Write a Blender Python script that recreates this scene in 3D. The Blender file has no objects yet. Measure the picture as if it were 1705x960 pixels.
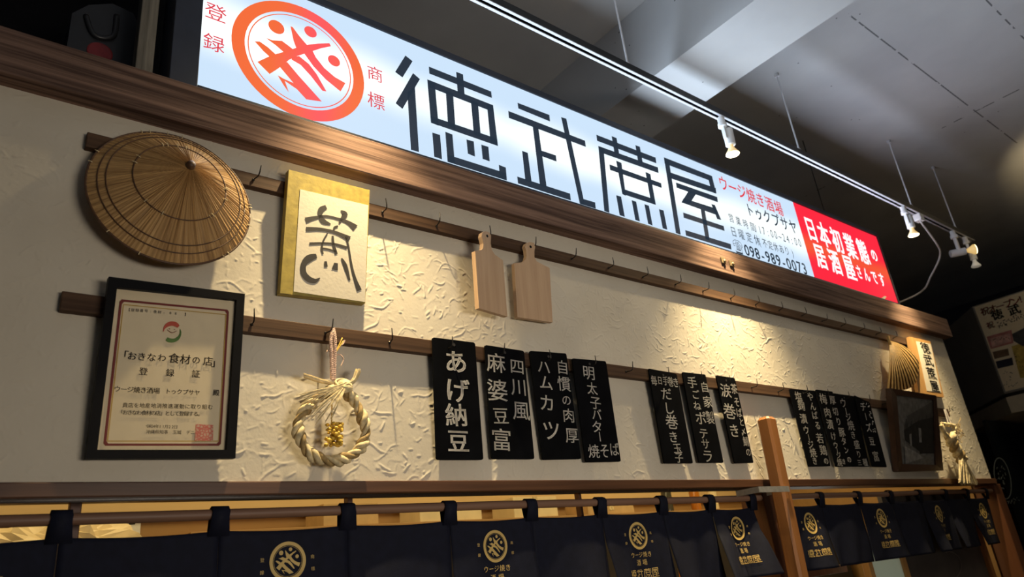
import bpy, math, random
import numpy as np
from mathutils import Vector, Matrix
from mathutils.geometry import tessellate_polygon
random.seed(7); rng = np.random.default_rng(7)
S = bpy.context.scene; COL = S.collection
PI = math.pi

# ------------------------------------------------------------------ camera
RM = np.array([[0.78253562, -0.15625751, -0.60267869],
               [-0.6134032, -0.3593086, -0.7033021],
               [-0.1066514, 0.92004398, -0.37702063]])      # camera axes -> world
FPX = 1207.23; CAM = np.array([0.0, -1.8, 1.55])
cd = bpy.data.cameras.new('camera'); cam = bpy.data.objects.new('camera', cd); COL.objects.link(cam)
cd.sensor_width = 36; cd.lens = 36 * FPX / 1705; cd.clip_start = 0.02
cam.matrix_world = Matrix([list(RM[0]) + [0], list(RM[1]) + [-1.8], list(RM[2]) + [1.55], [0, 0, 0, 1]])
cd.dof.use_dof = True; cd.dof.focus_distance = 2.3; cd.dof.aperture_fstop = 4.0
S.camera = cam

# ------------------------------------------------------------------ world, exposure, room lights, added fill lights
S.view_settings.view_transform = 'Standard'; S.view_settings.look = 'None'
S.view_settings.exposure = 0.0; S.view_settings.gamma = 1.0; S.view_settings.use_curve_mapping = False
w = bpy.data.worlds.new('world'); S.world = w; w.use_nodes = True
w.node_tree.nodes['Background'].inputs[0].default_value = (0.5, 0.55, 0.7, 1)
w.node_tree.nodes['Background'].inputs[1].default_value = 0.01

def area(name, loc, rot, sx, sy, power, col):
    l = bpy.data.lights.new(name, 'AREA'); l.shape = 'RECTANGLE'; l.size = sx; l.size_y = sy
    l.energy = power; l.color = col
    o = bpy.data.objects.new(name, l); COL.objects.link(o); o.location = loc; o.rotation_euler = rot
    return o
LAMP_W, LAMP_COL = 275, (1.0, 0.77, 0.42)
SIGN_W, SIGN_COL = 40, (0.68, 0.82, 1.0)
area('fill_light', (2.2, -3.6, 3.9), (math.radians(25), 0, 0), 4.0, 1.0, 3, (1.0, 0.80, 0.55))  # unseen fill light added behind the camera
fl_ = area('fill_light', (1.45, -4.2, 1.42), (math.radians(97), 0, 0), 1.6, 0.6, 12.5, (1.0, 0.88, 0.74)); fl_.data.spread = math.radians(80)  # second added fill, set low to lift the shaded wall
area('kitchen_light', (2.0, 0.85, 2.66), (0, 0, 0), 5.5, 0.5, 30, (1.0, 0.76, 0.34))
area('kitchen_light', (4.2, 0.85, 2.66), (0, 0, 0), 1.5, 0.5, 6, (1.0, 0.76, 0.34))
u_ = area('ceiling_fill_light', (-2.2, -4.6, 2.0), Vector((0.72, 0.50, 0.62)).to_track_quat('-Z', 'Y').to_euler(), 1.5, 1.0, 7, (0.72, 0.83, 1.0)); u_.data.spread = math.radians(75)  # no sign stands here: light added to brighten ceiling and beam
area('room_light', (6.2, -2.2, 4.0), (0, math.radians(12), 0), 0.8, 0.8, 9, (1.0, 0.80, 0.52))

# ------------------------------------------------------------------ measuring: pixel of the photograph -> point on a real plane
def ray(p):
    return RM @ np.array([(p[0] - 852.5) / FPX, -(p[1] - 480.0) / FPX, -1.0])
class Pl:
    """plane through O with unit axes U (right), V (up); N looks at the viewer"""
    def __init__(s, O, U=(1, 0, 0), V=(0, 0, 1)):
        s.O = np.array(O, float); s.U = np.array(U, float); s.V = np.array(V, float)
        s.U /= np.linalg.norm(s.U); s.V /= np.linalg.norm(s.V)
        s.N = np.cross(s.U, s.V)
    def at(s, p):
        r = ray(p); return CAM + r * (np.dot(s.O - CAM, s.N) / np.dot(r, s.N))
    def uv(s, p):
        q = s.at(p) - s.O; return np.array([q @ s.U, q @ s.V])
    def pt(s, u, v, n=0.0):
        return s.O + s.U * u + s.V * v + s.N * n
    def P(s, p, n=0.0):
        return s.at(p) + s.N * n
def wallpl(y): return Pl((0, y, 0))
def tilted(TL, TR, BR, BL, yb):
    """plane of a panel hung on the wall: its foot at y=yb, its head tipped out until its sides run parallel"""
    k = lambda p: ray(p)[0] / ray(p)[1]
    yts = [(1.8 + yb) * k(b) / k(t) - 1.8 for t, b in ((TL, BL), (TR, BR))]
    yt = sum(yts) / 2
    zb = wallpl(yb).at(BL)[2]; zt = wallpl(yt).at(TL)[2]
    return Pl((0, yb, zb), (1, 0, 0), (0, yt - yb, zt - zb))

# ------------------------------------------------------------------ mesh builder
ORG = {}
class MB:
    def __init__(s): s.v = []; s.f = []; s.mi = []; s.cm = 0
    def add(s, vs, fs):
        b = len(s.v); s.v += [tuple(float(c) for c in q) for q in vs]
        s.f += [tuple(b + i for i in f) for f in fs]; s.mi += [s.cm] * len(fs); return s
    def box(s, a, b):
        x0, y0, z0 = a; x1, y1, z1 = b
        return s.add([(x0,y0,z0),(x1,y0,z0),(x1,y1,z0),(x0,y1,z0),(x0,y0,z1),(x1,y0,z1),(x1,y1,z1),(x0,y1,z1)],
              [(0,3,2,1),(4,5,6,7),(0,1,5,4),(1,2,6,5),(2,3,7,6),(3,0,4,7)])
    def bbox(s, a, b, c=0.004):
        """box with chamfered edges along all sides"""
        import bmesh
        bm = bmesh.new(); bmesh.ops.create_cube(bm, size=1)
        for q in bm.verts:
            q.co = Vector([(a[i] + b[i]) / 2 + q.co[i] * (b[i] - a[i]) for i in range(3)])
        bmesh.ops.bevel(bm, geom=list(bm.edges), offset=c, segments=2, affect='EDGES', profile=0.5)
        bm.verts.ensure_lookup_table(); bm.verts.index_update()
        s.add([q.co[:] for q in bm.verts], [tuple(q.index for q in f.verts) for f in bm.faces]); bm.free(); return s
    def prism(s, pts, n):
        """outline pts (3-D, coplanar, any convexity) given depth n (vector); pts is the front"""
        pts = [Vector(p) for p in pts]; n = Vector(n); k = len(pts)
        t = tessellate_polygon([pts]); 
        nn = sum(((pts[i] - pts[0]).cross(pts[(i + 1) % k] - pts[0]) for i in range(1, k)), Vector())
        fr = []
        for a, b, c in t:
            m = (pts[b] - pts[a]).cross(pts[c] - pts[a])
            if m.dot(n) > 0: a, c = c, a
            fr.append((a, b, c))
        bk = [(c + k, b + k, a + k) for a, b, c in fr]
        sd = [(i, (i + 1) % k, (i + 1) % k + k, i + k) for i in range(k)]
        if nn.dot(n) < 0: sd = [tuple(reversed(f)) for f in sd]
        return s.add(list(pts) + [p + n for p in pts], fr + bk + sd)
    def flat(s, pts):
        pts = [Vector(p) for p in pts]
        return s.add(pts, [tuple(t) for t in tessellate_polygon([pts])])
    def tube(s, path, r, seg=8, cap=True):
        path = [Vector(p) for p in path]; n = len(path)
        rr = r if hasattr(r, '__len__') else [r] * n
        vs = []; ref = None
        for i in range(n):
            t = (path[min(i + 1, n - 1)] - path[max(i - 1, 0)]).normalized()
            if ref is None: ref = t.orthogonal().normalized()
            ref = (ref - t * ref.dot(t)); ref = ref.normalized() if ref.length > 1e-6 else t.orthogonal().normalized()
            b = t.cross(ref)
            for j in range(seg):
                a = 2 * PI * j / seg; vs.append(path[i] + (ref * math.cos(a) + b * math.sin(a)) * rr[i])
        fs = [(i*seg+j, i*seg+(j+1)%seg, (i+1)*seg+(j+1)%seg, (i+1)*seg+j) for i in range(n-1) for j in range(seg)]
        if cap: fs += [tuple(reversed(range(seg))), tuple((n-1)*seg + j for j in range(seg))]
        return s.add(vs, fs)
    def lathe(s, O, axis, prof, seg=24):
        """prof: (radius, along axis)"""
        O = Vector(O); ax = Vector(axis).normalized(); a = ax.orthogonal().normalized(); b = ax.cross(a); vs = []
        for r, h in prof:
            for j in range(seg):
                t = 2 * PI * j / seg; vs.append(O + ax * h + (a * math.cos(t) + b * math.sin(t)) * r)
        n = len(prof)
        fs = [(i*seg+j, i*seg+(j+1)%seg, (i+1)*seg+(j+1)%seg, (i+1)*seg+j) for i in range(n-1) for j in range(seg)]
        fs += [tuple(reversed(range(seg))), tuple((n-1)*seg + j for j in range(seg))]
        return s.add(vs, fs)
    def ball(s, c, r, seg=10, sc=(1, 1, 1)):
        prof = [(max(1e-4, math.sin(PI*i/6)), -math.cos(PI*i/6)) for i in range(7)]
        b = len(s.v); s.lathe((0, 0, 0), (0, 0, 1), prof, seg)
        for i in range(b, len(s.v)): s.v[i] = tuple(c[k] + s.v[i][k] * r * sc[k] for k in range(3))
        return s
    def build(s, name, mats, parent=None, smooth=False, auto=None):
        o_ = ORG.get(parent.name, (0, 0, 0)) if parent else (0, 0, 0)
        me = bpy.data.meshes.new(name)
        me.from_pydata([(q[0]-o_[0], q[1]-o_[1], q[2]-o_[2]) for q in s.v], [], s.f)
        if not isinstance(mats, (list, tuple)): mats = [mats]
        for m in mats: me.materials.append(m)
        me.polygons.foreach_set('material_index', s.mi)
        if smooth or auto: me.polygons.foreach_set('use_smooth', [True] * len(me.polygons))
        if auto: me.set_sharp_from_angle(angle=math.radians(auto))
        me.update()
        ob = bpy.data.objects.new(name, me); COL.objects.link(ob)
        if parent: ob.parent = parent; ORG[ob.name] = o_
        else: ORG[ob.name] = (0, 0, 0)
        return ob

def tag(o, label, cat, group=None):
    o['label'] = label; o['category'] = cat
    if group: o['group'] = group
    return o
def thing(name, label, cat, loc, group=None):
    o = bpy.data.objects.new(name, None); COL.objects.link(o); o.location = loc
    o.empty_display_size = 0.05; ORG[o.name] = tuple(float(c) for c in loc)
    return tag(o, label, cat, group)
def struct(o):
    o['kind'] = 'structure'; return o
def single(mb, name, mats, label, cat, group=None, **k):
    """a thing that is one mesh, its origin at its own place"""
    c = np.array(mb.v); o0 = (float(c[:, 0].mean()), float(c[:, 1].mean()), float(c[:, 2].min()))
    mb.v = [(q[0]-o0[0], q[1]-o0[1], q[2]-o0[2]) for q in mb.v]
    o = mb.build(name, mats, None, **k); o.location = o0; ORG[o.name] = o0
    return tag(o, label, cat, group)

# ------------------------------------------------------------------ materials
def _m(name):
    m = bpy.data.materials.new(name); m.use_nodes = True
    nt = m.node_tree; return m, nt, nt.nodes['Principled BSDF']
def col4(c): return (c[0], c[1], c[2], 1)
def mat(name, c, rough=0.6, metal=0.0, var=0.0, vs=20.0, bump=0.0, bs=60.0, spec=0.5, emit=None, es=1.0):
    m, nt, b = _m(name); N = nt.nodes; L = nt.links
    b.inputs['Base Color'].default_value = col4(c); b.inputs['Roughness'].default_value = rough
    b.inputs['Metallic'].default_value = metal; b.inputs['Specular IOR Level'].default_value = spec
    tc = N.new('ShaderNodeTexCoord')
    if var:
        n = N.new('ShaderNodeTexNoise'); n.inputs['Scale'].default_value = vs; n.inputs['Detail'].default_value = 5
        r = N.new('ShaderNodeValToRGB'); r.color_ramp.elements[0].position = 0.3; r.color_ramp.elements[1].position = 0.7
        r.color_ramp.elements[0].color = col4([x * (1 - var) for x in c]); r.color_ramp.elements[1].color = col4([min(1, x * (1 + var)) for x in c])
        L.new(tc.outputs['Object'], n.inputs['Vector']); L.new(n.outputs['Fac'], r.inputs[0]); L.new(r.outputs[0], b.inputs['Base Color'])
    if bump:
        n = N.new('ShaderNodeTexNoise'); n.inputs['Scale'].default_value = bs; n.inputs['Detail'].default_value = 4
        u = N.new('ShaderNodeBump'); u.inputs['Strength'].default_value = bump; u.inputs['Distance'].default_value = 0.004
        L.new(tc.outputs['Object'], n.inputs['Vector']); L.new(n.outputs['Fac'], u.inputs['Height']); L.new(u.outputs[0], b.inputs['Normal'])
    if emit:
        b.inputs['Emission Color'].default_value = col4(emit); b.inputs['Emission Strength'].default_value = es
    return m
def wood(name, dark, light, scale=(2, 40, 40), rough=0.55, bump=0.25, k=0.5, spec=0.4):
    m, nt, b = _m(name); N = nt.nodes; L = nt.links
    tc = N.new('ShaderNodeTexCoord'); mp = N.new('ShaderNodeMapping'); mp.inputs['Scale'].default_value = scale
    n1 = N.new('ShaderNodeTexNoise'); n1.inputs['Scale'].default_value = 1.0; n1.inputs['Detail'].default_value = 6; n1.inputs['Roughness'].default_value = 0.65; n1.inputs['Distortion'].default_value = 0.6
    n2 = N.new('ShaderNodeTexNoise'); n2.inputs['Scale'].default_value = 0.25; n2.inputs['Detail'].default_value = 3
    mx = N.new('ShaderNodeMath'); mx.operation = 'MULTIPLY_ADD'; mx.inputs[1].default_value = 0.6
    r = N.new('ShaderNodeValToRGB'); r.color_ramp.elements[0].position = 0.62 - 0.25 * k - .02; r.color_ramp.elements[1].position = 0.62 + 0.3 * k
    r.color_ramp.elements[0].color = col4(dark); r.color_ramp.elements[1].color = col4(light)
    bp = N.new('ShaderNodeBump'); bp.inputs['Strength'].default_value = bump; bp.inputs['Distance'].default_value = 0.002
    L.new(tc.outputs['Object'], mp.inputs[0]); L.new(mp.outputs[0], n1.inputs['Vector']); L.new(mp.outputs[0], n2.inputs['Vector'])
    m2 = N.new('ShaderNodeMath'); m2.operation = 'MULTIPLY'; m2.inputs[1].default_value = 0.6
    L.new(n2.outputs['Fac'], m2.inputs[0]); L.new(n1.outputs['Fac'], mx.inputs[0]); L.new(m2.outputs[0], mx.inputs[2])
    L.new(mx.outputs[0], r.inputs[0]); L.new(r.outputs[0], b.inputs['Base Color'])
    L.new(n1.outputs['Fac'], bp.inputs['Height']); L.new(bp.outputs[0], b.inputs['Normal'])
    b.inputs['Roughness'].default_value = rough; b.inputs['Specular IOR Level'].default_value = spec
    return m
def glassm(name, refl=0.06, tint=(1, 1, 1)):
    m = bpy.data.materials.new(name); m.use_nodes = True; nt = m.node_tree; nt.nodes.clear(); N = nt.nodes
    o = N.new('ShaderNodeOutputMaterial'); t = N.new('ShaderNodeBsdfTransparent'); g = N.new('ShaderNodeBsdfGlossy'); x = N.new('ShaderNodeMixShader')
    t.inputs[0].default_value = col4(tint); g.inputs['Roughness'].default_value = 0.05; x.inputs[0].default_value = refl
    nt.links.new(t.outputs[0], x.inputs[1]); nt.links.new(g.outputs[0], x.inputs[2]); nt.links.new(x.outputs[0], o.inputs[0])
    return m

M = {}
M['beam'] = wood('dark_stained_beam', (0.075, 0.047, 0.038), (0.290, 0.185, 0.140), (2.2, 85, 85), 0.8, 0.6, 0.5, spec=0.06)
M['rail'] = wood('brown_rail', (0.040, 0.021, 0.012), (0.130, 0.072, 0.040), (2.5, 90, 90), 0.65, 0.2, 0.7, spec=0.2)
M['trim'] = wood('header_wood', (0.050, 0.022, 0.012), (0.150, 0.068, 0.032), (2, 45, 45), 0.4, 0.15, 0.8)
M['post'] = wood('post_wood', (0.070, 0.026, 0.012), (0.160, 0.062, 0.028), (30, 30, 1.5), 0.45, 0.2, 0.8)
M['stick'] = wood('reddish_pole_wood', (0.26, 0.10, 0.028), (0.42, 0.185, 0.060), (36, 36, 2), 0.4, 0.15, 0.9)
M['grey_wood'] = wood('weathered_wood', (0.05, 0.045, 0.035), (0.30, 0.27, 0.21), (50, 50, 3), 0.8, 0.5, 0.6)
M['pole'] = wood('curtain_pole_wood', (0.16, 0.085, 0.055), (0.27, 0.155, 0.100), (3, 60, 60), 0.5, 0.1, 0.9)
M['pine'] = wood('pine_board', (0.62, 0.45, 0.24), (0.80, 0.62, 0.36), (1.5, 14, 14), 0.55, 0.1, 1.0)
M['brownwall'] = wood('kitchen_brown_board', (0.28, 0.16, 0.06), (0.46, 0.28, 0.12), (1.5, 6, 6), 0.6, 0.1, 1.0)
M['cut'] = wood('pale_cutting_board_wood', (0.40, 0.255, 0.155), (0.62, 0.44, 0.285), (48, 48, 2.2), 0.55, 0.08, 1.1)
M['honey'] = wood('honey_wood', (0.42, 0.22, 0.07), (0.60, 0.34, 0.12), (40, 40, 3), 0.5, 0.1, 1.0)
M['darkframe'] = wood('dark_brown_frame', (0.035, 0.017, 0.010), (0.085, 0.042, 0.024), (20, 20, 20), 0.4, 0.1, 0.9)
M['black'] = mat('black_paint', (0.0035, 0.0035, 0.0045), 0.6, var=0.2, vs=30, spec=0.12)
M['blackmetal'] = mat('black_metal', (0.02, 0.018, 0.016), 0.4, 0.6, var=0.2, vs=50)
M['board'] = mat('blackboard', (0.0032, 0.0036, 0.0048), 0.8, var=0.35, vs=14, spec=0.04)
M['chalk'] = mat('chalk_paint', (0.86, 0.83, 0.77), 0.8, var=0.08, vs=90)
M['ink'] = mat('black_ink', (0.022, 0.019, 0.018), 0.7, var=0.3, vs=40)
M['darkbrowntext'] = mat('certificate_ink', (0.030, 0.022, 0.024), 0.8, var=0.1)
M['brass'] = mat('brass', (0.20, 0.155, 0.09), 0.5, 0.6, var=0.1)
M['steel'] = mat('galvanised_steel', (0.46, 0.45, 0.41), 0.45, 0.5, var=0.15, vs=60)
M['white'] = mat('white_lamp_plastic', (0.80, 0.80, 0.78), 0.4, var=0.03)
M['dimwhite'] = mat('white_cable', (0.62, 0.58, 0.55), 0.5, var=0.05)
M['rod'] = mat('rod_metal', (0.72, 0.72, 0.74), 0.4, 0.1, var=0.1)
M['paper'] = mat('cream_paper', (0.80, 0.68, 0.46), 0.8, var=0.03, vs=40)
M['ricepaper'] = mat('rice_paper', (0.66, 0.61, 0.50), 0.9, var=0.02, vs=60, bump=0.1, bs=120)
M['gold'] = mat('gold_leaf_board', (0.36, 0.275, 0.050), 0.55, var=0.22, vs=45, bump=0.1, bs=90)
M['navy'] = mat('navy_cotton', (0.0058, 0.0074, 0.019), 0.75, var=0.2, vs=40, bump=0.15, bs=400, spec=0.2)
M['goldprint'] = mat('gold_print', (0.62, 0.44, 0.14), 0.6, var=0.06)
M['straw'] = mat('straw', (0.68, 0.56, 0.32), 0.7, var=0.35, vs=70)
M['strawdark'] = mat('straw_dark', (0.36, 0.25, 0.10), 0.75, var=0.4, vs=70)
M['cord'] = mat('twisted_cord', (0.62, 0.44, 0.36), 0.8, var=0.3, vs=160)
M['yellow'] = mat('yellow_grain', (0.72, 0.47, 0.06), 0.6, var=0.35, vs=80)
M['fan'] = mat('palm_leaf', (0.68, 0.42, 0.13), 0.65, var=0.2, vs=60)
M['glass'] = glassm('picture_glass', 0.03)
M['red'] = mat('red_ink', (0.42, 0.045, 0.045), 0.8, var=0.1)

# plaster
def plaster():
    m, nt, b = _m('cream_plaster'); N = nt.nodes; L = nt.links
    tc = N.new('ShaderNodeTexCoord')
    n = N.new('ShaderNodeTexNoise'); n.inputs['Scale'].default_value = 3.0; n.inputs['Detail'].default_value = 6
    r = N.new('ShaderNodeValToRGB'); r.color_ramp.elements[0].position = 0.3; r.color_ramp.elements[1].position = 0.7
    r.color_ramp.elements[0].color = (0.60, 0.545, 0.44, 1); r.color_ramp.elements[1].color = (0.70, 0.645, 0.53, 1)
    n2 = N.new('ShaderNodeTexNoise'); n2.inputs['Scale'].default_value = 90; n2.inputs['Detail'].default_value = 5
    u = N.new('ShaderNodeBump'); u.inputs['Strength'].default_value = 0.18; u.inputs['Distance'].default_value = 0.003
    L.new(tc.outputs['Object'], n.inputs['Vector']); L.new(n.outputs['Fac'], r.inputs[0]); L.new(r.outputs[0], b.inputs['Base Color'])
    L.new(tc.outputs['Object'], n2.inputs['Vector']); L.new(n2.outputs['Fac'], u.inputs['Height']); L.new(u.outputs[0], b.inputs['Normal'])
    b.inputs['Roughness'].default_value = 0.9; b.inputs['Specular IOR Level'].default_value = 0.2
    return m
M['plaster'] = plaster()

# concrete with formwork seams, pits and blotches
def concrete(name, seams):
    m, nt, b = _m(name); N = nt.nodes; L = nt.links
    tc = N.new('ShaderNodeTexCoord'); P = tc.outputs['Object']
    def noise(s, d=5):
        n = N.new('ShaderNodeTexNoise'); n.inputs['Scale'].default_value = s; n.inputs['Detail'].default_value = d
        L.new(P, n.inputs['Vector']); return n.outputs['Fac']
    def math_(op, a, bb=None):
        q = N.new('ShaderNodeMath'); q.operation = op
        for i, x in enumerate((a, bb)):
            if x is None: continue
            if isinstance(x, (int, float)): q.inputs[i].default_value = x
            else: L.new(x, q.inputs[i])
        return q.outputs[0]
    base = N.new('ShaderNodeValToRGB'); base.color_ramp.elements[0].position = 0.35; base.color_ramp.elements[1].position = 0.68
    base.color_ramp.elements[0].color = (0.52, 0.52, 0.52, 1); base.color_ramp.elements[1].color = (0.63, 0.63, 0.62, 1)
    L.new(noise(1.6, 8), base.inputs[0]); colr = base.outputs[0]
    dark = None
    if seams:
        sx = N.new('ShaderNodeSeparateXYZ'); L.new(P, sx.inputs[0])
        rag = noise(9, 4)
        for axis, val, wd, thr in seams:
            d = math_('ABSOLUTE', math_('SUBTRACT', sx.outputs[axis], val))
            on = math_('MULTIPLY', math_('LESS_THAN', d, wd), math_('GREATER_THAN', rag, thr))
            dark = on if dark is None else math_('MAXIMUM', dark, on)
    v = N.new('ShaderNodeTexVoronoi'); v.inputs['Scale'].default_value = 13.0; L.new(P, v.inputs['Vector'])
    pit = math_('MULTIPLY', math_('LESS_THAN', v.outputs['Distance'], 0.06), math_('GREATER_THAN', noise(2.2, 2), 0.55))
    dark = pit if dark is None else math_('MAXIMUM', dark, pit)
    mx = N.new('ShaderNodeMix'); mx.data_type = 'RGBA'; L.new(math_('MULTIPLY', dark, 0.8), mx.inputs[0])
    L.new(colr, mx.inputs[6]); mx.inputs[7].default_value = (0.06, 0.06, 0.06, 1)
    L.new(mx.outputs[2], b.inputs['Base Color'])
    u = N.new('ShaderNodeBump'); u.inputs['Strength'].default_value = 0.25; u.inputs['Distance'].default_value = 0.006
    L.new(noise(14, 6), u.inputs['Height']); L.new(u.outputs[0], b.inputs['Normal'])
    b.inputs['Roughness'].default_value = 0.9
    return m
M['slab'] = concrete('concrete_slab', [(1, -0.741, 0.004, 0.44), (1, -1.202, 0.004, 0.5), (0, 5.045, 0.006, 0.56)])
M['cbeam'] = concrete('concrete_beam', [])
M['darkwall'] = mat('dark_painted_wall', (0.045, 0.045, 0.055), 0.85, var=0.2, vs=2)
M['floor'] = mat('dark_floor', (0.10, 0.085, 0.07), 0.6, var=0.2, vs=3)

# ------------------------------------------------------------------ the setting
def sbox(name, a, b, m, ch=None):
    mb = MB()
    (mb.bbox(a, b, ch) if ch else mb.box(a, b))
    return struct(mb.build(name, m))
XW0, XW1 = -0.6, 5.33
sbox('floor', (-4, -7, -0.1), (9.6, 3.6, 0), M['floor'])
sbox('ceiling', (-4, -7, 4.078), (9.6, 3.6, 4.3), M['slab'])
sbox('trim_1', (2.393, -7, 3.658), (2.777, 3.5, 4.0775), M['cbeam'])            # concrete beam across the ceiling
sbox('wall_back', (-4, 3.5, 0), (9.6, 3.6, 4.0775), M['darkwall'])
sbox('wall_left', (-4.1, -7, 0), (-4, 3.6, 4.0775), M['darkwall'])
sbox('wall_right', (9.5, -7, 0), (9.6, 3.6, 4.0775), M['darkwall'])
sbox('wall_rear', (-4, -7.1, 0), (9.6, -7, 4.0775), M['darkwall'])

sbox('dark_backing', (-3.9, .55, 2.92), (0.50, .60, 4.0770), M['black'])  # black sheet added to darken the hollow above the beam
sbox('dark_backing_top', (-3.9, .02, 3.95), (0.29, .549, 4.0770), M['black'])  # black sheet added overhead to darken the same hollow
# plaster wall with trowelled relief
def plaster_wall():
    z0, z1, st = 1.835, 2.80, 0.0026
    nx = int((XW1 - XW0) / st) + 1; nz = int((z1 - z0) / st) + 1
    H = np.zeros((nz, nx))
    yy, xx = np.mgrid[0:nz, 0:nx]; X = XW0 + xx * st; Z = z0 + yy * st
    for k in range(12):
        a = rng.uniform(0, PI); f = rng.uniform(3, 14); H += 0.0003 * np.sin(f * (X * math.cos(a) + Z * math.sin(a)) + rng.uniform(0, 6)) * rng.uniform(.4, 1)
    R = np.zeros_like(H)
    for k in range(8500):
        cx, cz = rng.uniform(XW0, XW1), rng.uniform(z0, z1)
        L = rng.choice([rng.uniform(.008, .025), rng.uniform(.02, .05), rng.uniform(.04, .10)], p=[.45, .4, .15]); a = rng.normal(0.35, 0.75) + (PI if rng.random() < .5 else 0)
        cur = rng.normal(0, 7); amp = rng.uniform(.0006, .0020) * (1.7 if rng.random() < .08 else 1)
        ws, wl = rng.uniform(.0013, .0021), rng.uniform(.0016, .0036)
        rad = L / 2 + .03
        i0, i1 = max(0, int((cx - rad - XW0) / st)), min(nx, int((cx + rad - XW0) / st) + 1)
        j0, j1 = max(0, int((cz - rad - z0) / st)), min(nz, int((cz + rad - z0) / st) + 1)
        if i1 - i0 < 2 or j1 - j0 < 2: continue
        dx = X[j0:j1, i0:i1] - cx; dz = Z[j0:j1, i0:i1] - cz
        u = dx * math.cos(a) + dz * math.sin(a); v = -dx * math.sin(a) + dz * math.cos(a) - cur * (u * u)
        v = v + .003 * np.sin(u * 90 + k)
        prof = np.where(v > 0, np.exp(-(v / ws) ** 2), np.exp(-(v / wl) ** 2))
        along = np.clip(1 - (2 * np.abs(u) / L) ** 4, 0, 1)
        if k % 5 < 2: prof = .4 * np.where(v > 0, np.exp(-(v / .0014) ** 2), np.exp(-(v / (wl * 3)) ** 2))       # a plate of plaster with one sharp edge
        R[j0:j1, i0:i1] = np.maximum(R[j0:j1, i0:i1], amp * prof * along)
    H = H + R + rng.normal(0, .00005, H.shape)
    Y = -H
    vs = np.stack([X, Y, Z], -1).reshape(-1, 3)
    idx = np.arange(nz * nx).reshape(nz, nx)
    q = np.stack([idx[:-1, :-1], idx[:-1, 1:], idx[1:, 1:], idx[1:, :-1]], -1).reshape(-1, 4)
    me = bpy.data.meshes.new('wall_front')
    # add the body of the wall behind the rendered face
    nb = len(vs)
    x0, x1, ya, yb = XW0, XW1, 0.0, 0.12
    body = np.array([(x0,ya,z0),(x1,ya,z0),(x1,yb,z0),(x0,yb,z0),(x0,ya,z1),(x1,ya,z1),(x1,yb,z1),(x0,yb,z1)])
    bq = np.array([(0,3,2,1),(4,5,6,7),(1,2,6,5),(2,3,7,6),(3,0,4,7)]) + nb
    vs = np.vstack([vs, body]); q = np.vstack([q, bq])
    me.vertices.add(len(vs)); me.vertices.foreach_set('co', vs.ravel())
    me.loops.add(q.size); me.loops.foreach_set('vertex_index', q.ravel().astype(np.int32))
    me.polygons.add(len(q)); me.polygons.foreach_set('loop_start', (np.arange(len(q)) * 4).astype(np.int32))
    me.polygons.foreach_set('loop_total', np.full(len(q), 4, np.int32))
    sm = np.ones(len(q), bool); sm[-5:] = False; me.polygons.foreach_set('use_smooth', sm)
    me.materials.append(M['plaster']); me.update(calc_edges=True); me.validate()
    o = bpy.data.objects.new('wall_front', me); COL.objects.link(o); return struct(o)
plaster_wall()
sbox('wall_front_left', (-1.3, -0.0005, 1.835), (-0.601, 0.12, 2.80), M['plaster'])

# big dark beam that carries the sign
bm_ = MB().bbox((-1.3, -0.055, 2.785), (5.368, 0.12, 2.915), 0.004)
struct(bm_.build('trim_2', M['beam']))
# header under the plaster and the polished track below it
sbox('trim_3', (-1.3, -0.02, 1.817), (5.35, 0.07, 1.849), M['trim'], 0.003)
M['track_dark'] = mat('polished_dark_track', (0.03, 0.02, 0.014), 0.2, var=0.2, vs=8)
mb = MB()
mb.box((-1.3, 0.004, 1.8105), (2.775, 0.016, 1.8168)); mb.box((-1.3, 0.030, 1.8125), (2.775, 0.042, 1.8168))
mb.box((-1.3, 0.0, 1.8150), (2.775, 0.062, 1.8169))
struct(mb.build('trim_4', M['track_dark']))
sbox('trim_5', (2.785, 0.002, 0), (2.90, 0.115, 1.8165), M['post'], 0.004)       # post between the two curtains
mb = MB().bbox((5.30, -0.01, 0), (5.42, 0.11, 1.8165), 0.004)
struct(mb.build('trim_6', M['post']))
sbox('trim_7', (5.52, 0.10, 0), (5.60, 0.2, 1.95), M['post'], 0.004)

# kitchen behind the opening
sbox('wall_kitchen', (-1.3, 1.7, 0), (5.3, 1.78, 1.985), M['brownwall'])
sbox('trim_8', (-1.3, 1.66, 1.985), (5.3, 1.78, 2.9), M['pine'])
sbox('trim_11', (0.95, 1.0, 0), (5.2, 1.38, 1.80), M['darkwall'], .004)      # dark box added so the gaps under the curtain stay dark
sbox('ceiling_kitchen', (-1.3, 0.12, 2.75), (5.3, 1.78, 2.79), M['pine'])
sbox('wall_kitchen_left', (-1.36, 0.12, 0), (-1.3, 1.78, 2.79), M['brownwall'])
sbox('wall_kitchen_right', (5.3, 0.12, 0), (5.36, 1.78, 2.79), M['brownwall'])

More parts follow.
